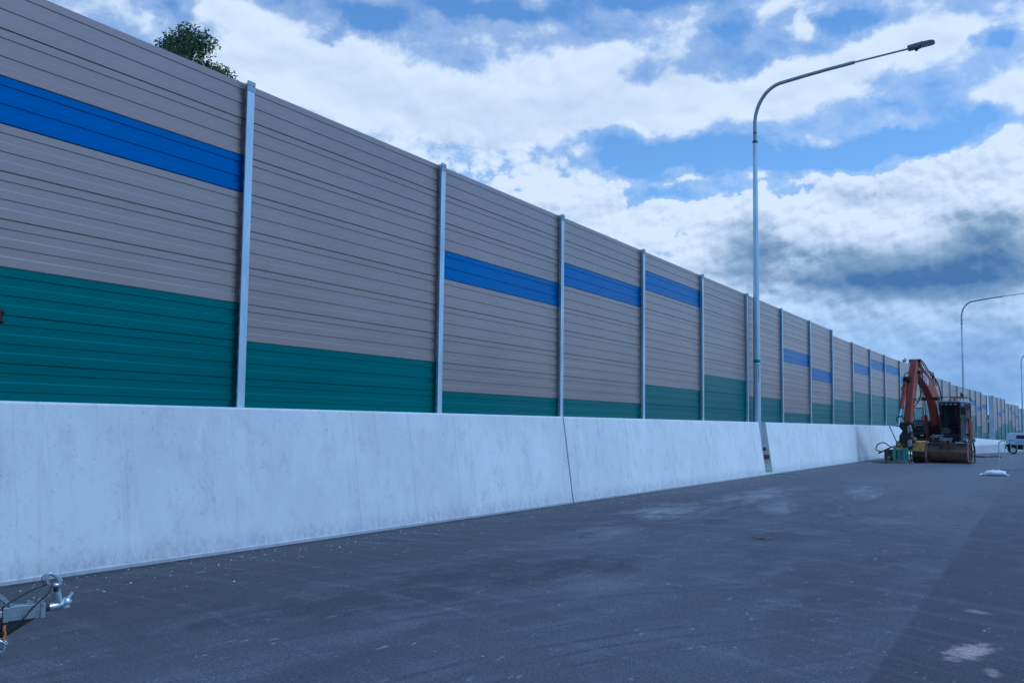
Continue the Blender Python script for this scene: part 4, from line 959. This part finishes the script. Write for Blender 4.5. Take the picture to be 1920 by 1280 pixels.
# clumps (across, along, height, radius)
spec = [(-.95, 11.35, .40), (-.70, 11.75, .45), (-.35, 12.15, .45), (-.15, 12.55, .38), (.10, 12.70, .32), (.18, 12.35, .45), (.45, 11.95, .50), (.05, 11.75, .60), (-.5, 11.3, .6), (.55, 11.4, .55), (.75, 11.65, .35), (.95, 11.15, .42),
        (1.15, 11.10, .30), (1.30, 10.75, .34), (1.15, 10.55, .45), (.6, 10.7, .6), (0, 11., .7), (-.6, 10.6, .7), (-1.25, 11.15, .28), (-1.1, 10.8, .5), (1.55, 10.45, .28), (1.75, 10.0, .4), (.2, 10.1, .8), (-.9, 10.0, .7), (1.2, 9.9, .6), (2.25, 10.55, .14), (2.32, 10.35, .20), (2.42, 10.15, .24), (2.1, 9.8, .4), (-1.6, 10.2, .5), (-1.8, 9.4, .6), (.4, 9.0, .9), (1.7, 9.0, .7)]
for a_, z_, r_ in spec:
    a_ *= 1.12; z_ += .16
    t_ = rng.uniform(-.8, .8); v_ = ra*a_ + Vector((-ra.y, ra.x, 0))*t_; gl.append((v_.x, v_.y, z_, r_))
tree('gum_tree', 'leafy dark green tree top showing above the wall at upper left', (bx, by, 0), 12.9, 2.3, 11, .115, 620, gl)
bx, by = polar(-7.45, 74.)
gl = [(-.35, 0, 6.05, .34), (-.05, .2, 5.95, .34), (.28, 0, 6.28, .24), (-.22, 0, 6.42, .15), (.15, 0, 5.85, .3), (.5, 0, 5.75, .24), (0, 0, 5.4, .4), (-.4, 0, 5.3, .4)]
tree('young_tree', 'small sprig of a tree poking over the wall beside the excavator arm', (bx, by, gz(by)), 6.3, .6, 3, .16, 150, gl)
for i, (a_, d_, h_, r_) in enumerate(((-3.72, 150, 4.9, 1.2), (-3.6, 146, 3.2, 1.1))):
    bx, by = polar(a_, d_)
    tree('bush_tree', ['taller dark tree seen through the gap between the two noise walls', 'lower dark bushy tree seen through the gap between the two noise walls'][i], (bx, by, gz(by)), gz(by)+h_, r_, 20+i, .3, 120, None, 'trees behind the access gap', 26, 3)

# woodland beyond the far side of the road (right of the frame)
rng = random.Random(9); lm = MB()
for i in range(150):
    y = -30+2.2*i+rng.uniform(-1, 1); x = 34+rng.uniform(0, 7); h_ = rng.uniform(5.2, 7.6)
    for k in range(4): leaves(lm, (x+rng.uniform(-1, 1), y+rng.uniform(-1.6, 1.6), gz(y)+h_*(.25+.22*k)), (1.9, 1.9, 1.5), 48, .7, rng)
o = lm.build('woodland', LEAF, smooth=False); o['kind'] = 'stuff'; tag(o, 'belt of dark trees along the far side of the road', 'woodland')

# ------------------------------------------------------------------ small litter
rng = random.Random(2); mb = MB()
def stone(x, y, s_):
    a_ = rng.uniform(0, 6.3); q = [rng.uniform(.6, 1.2) for _ in range(6)]
    c, d = math.cos(a_)*s_, math.sin(a_)*s_; z0 = gz(y)
    mb.add([(x+c*q[0], y+d*q[0], z0), (x-d*q[1], y+c*q[1], z0), (x-c*q[2], y-d*q[2], z0), (x+d*q[3], y-c*q[3], z0), (x+c*.2, y, z0+s_*.8*q[4]), (x-c*.2, y+d*.1, z0+s_*.6*q[5])],
           [(0, 1, 4), (1, 2, 5), (1, 5, 4), (2, 3, 5), (3, 0, 4), (3, 4, 5)])
for _ in range(1000):
    y = 4+28*rng.random()**1.3
    if rng.random() < .72: x = -8.38+abs(rng.gauss(0, .6))
    else: x = rng.uniform(-8.2, .8)
    stone(x, y, rng.choice([.004, .004, .005, .006, .007, .009])*(1+.02*y))
for _ in range(45): stone(-8.3+abs(rng.gauss(0, .5)), rng.uniform(5, 22), rng.uniform(.008, .018))
o = mb.build('gravel', PEBBLE, smooth=False); o['kind'] = 'stuff'; tag(o, 'loose pale grit scattered over the asphalt and along the barrier foot', 'gravel')
mb = MB()
for k in range(5):
    a_ = rng.uniform(0, 6.3); c = (-3.67+rng.uniform(-.09, .09), 13.53+rng.uniform(-.08, .08), .012)
    mb.tube([(c[0], c[1], c[2]), (c[0]+.06*math.cos(a_), c[1]+.06*math.sin(a_), .028), (c[0]+.12*math.cos(a_), c[1]+.12*math.sin(a_), .012)], [.006, .011, .003], 5)
tag(mb.build('twig', BROWN), 'brown broken twig lying alone on the open asphalt', 'twig')
mb = MB()
for k in range(26):
    x = -4.3+rng.uniform(-.7, 1.1)-.2; y = 66+rng.uniform(-3, 3.5)
    mb.blob((x-.5, y, gz(y)+.01), (rng.uniform(.15, .4), rng.uniform(.25, .7), rng.uniform(.03, .10)), 8, 5, .15)
o = mb.build('dirt_heap', DIRT, smooth=False); tag(o, 'low dark spread of dirt on the road just right of the excavator', 'dirt heap')
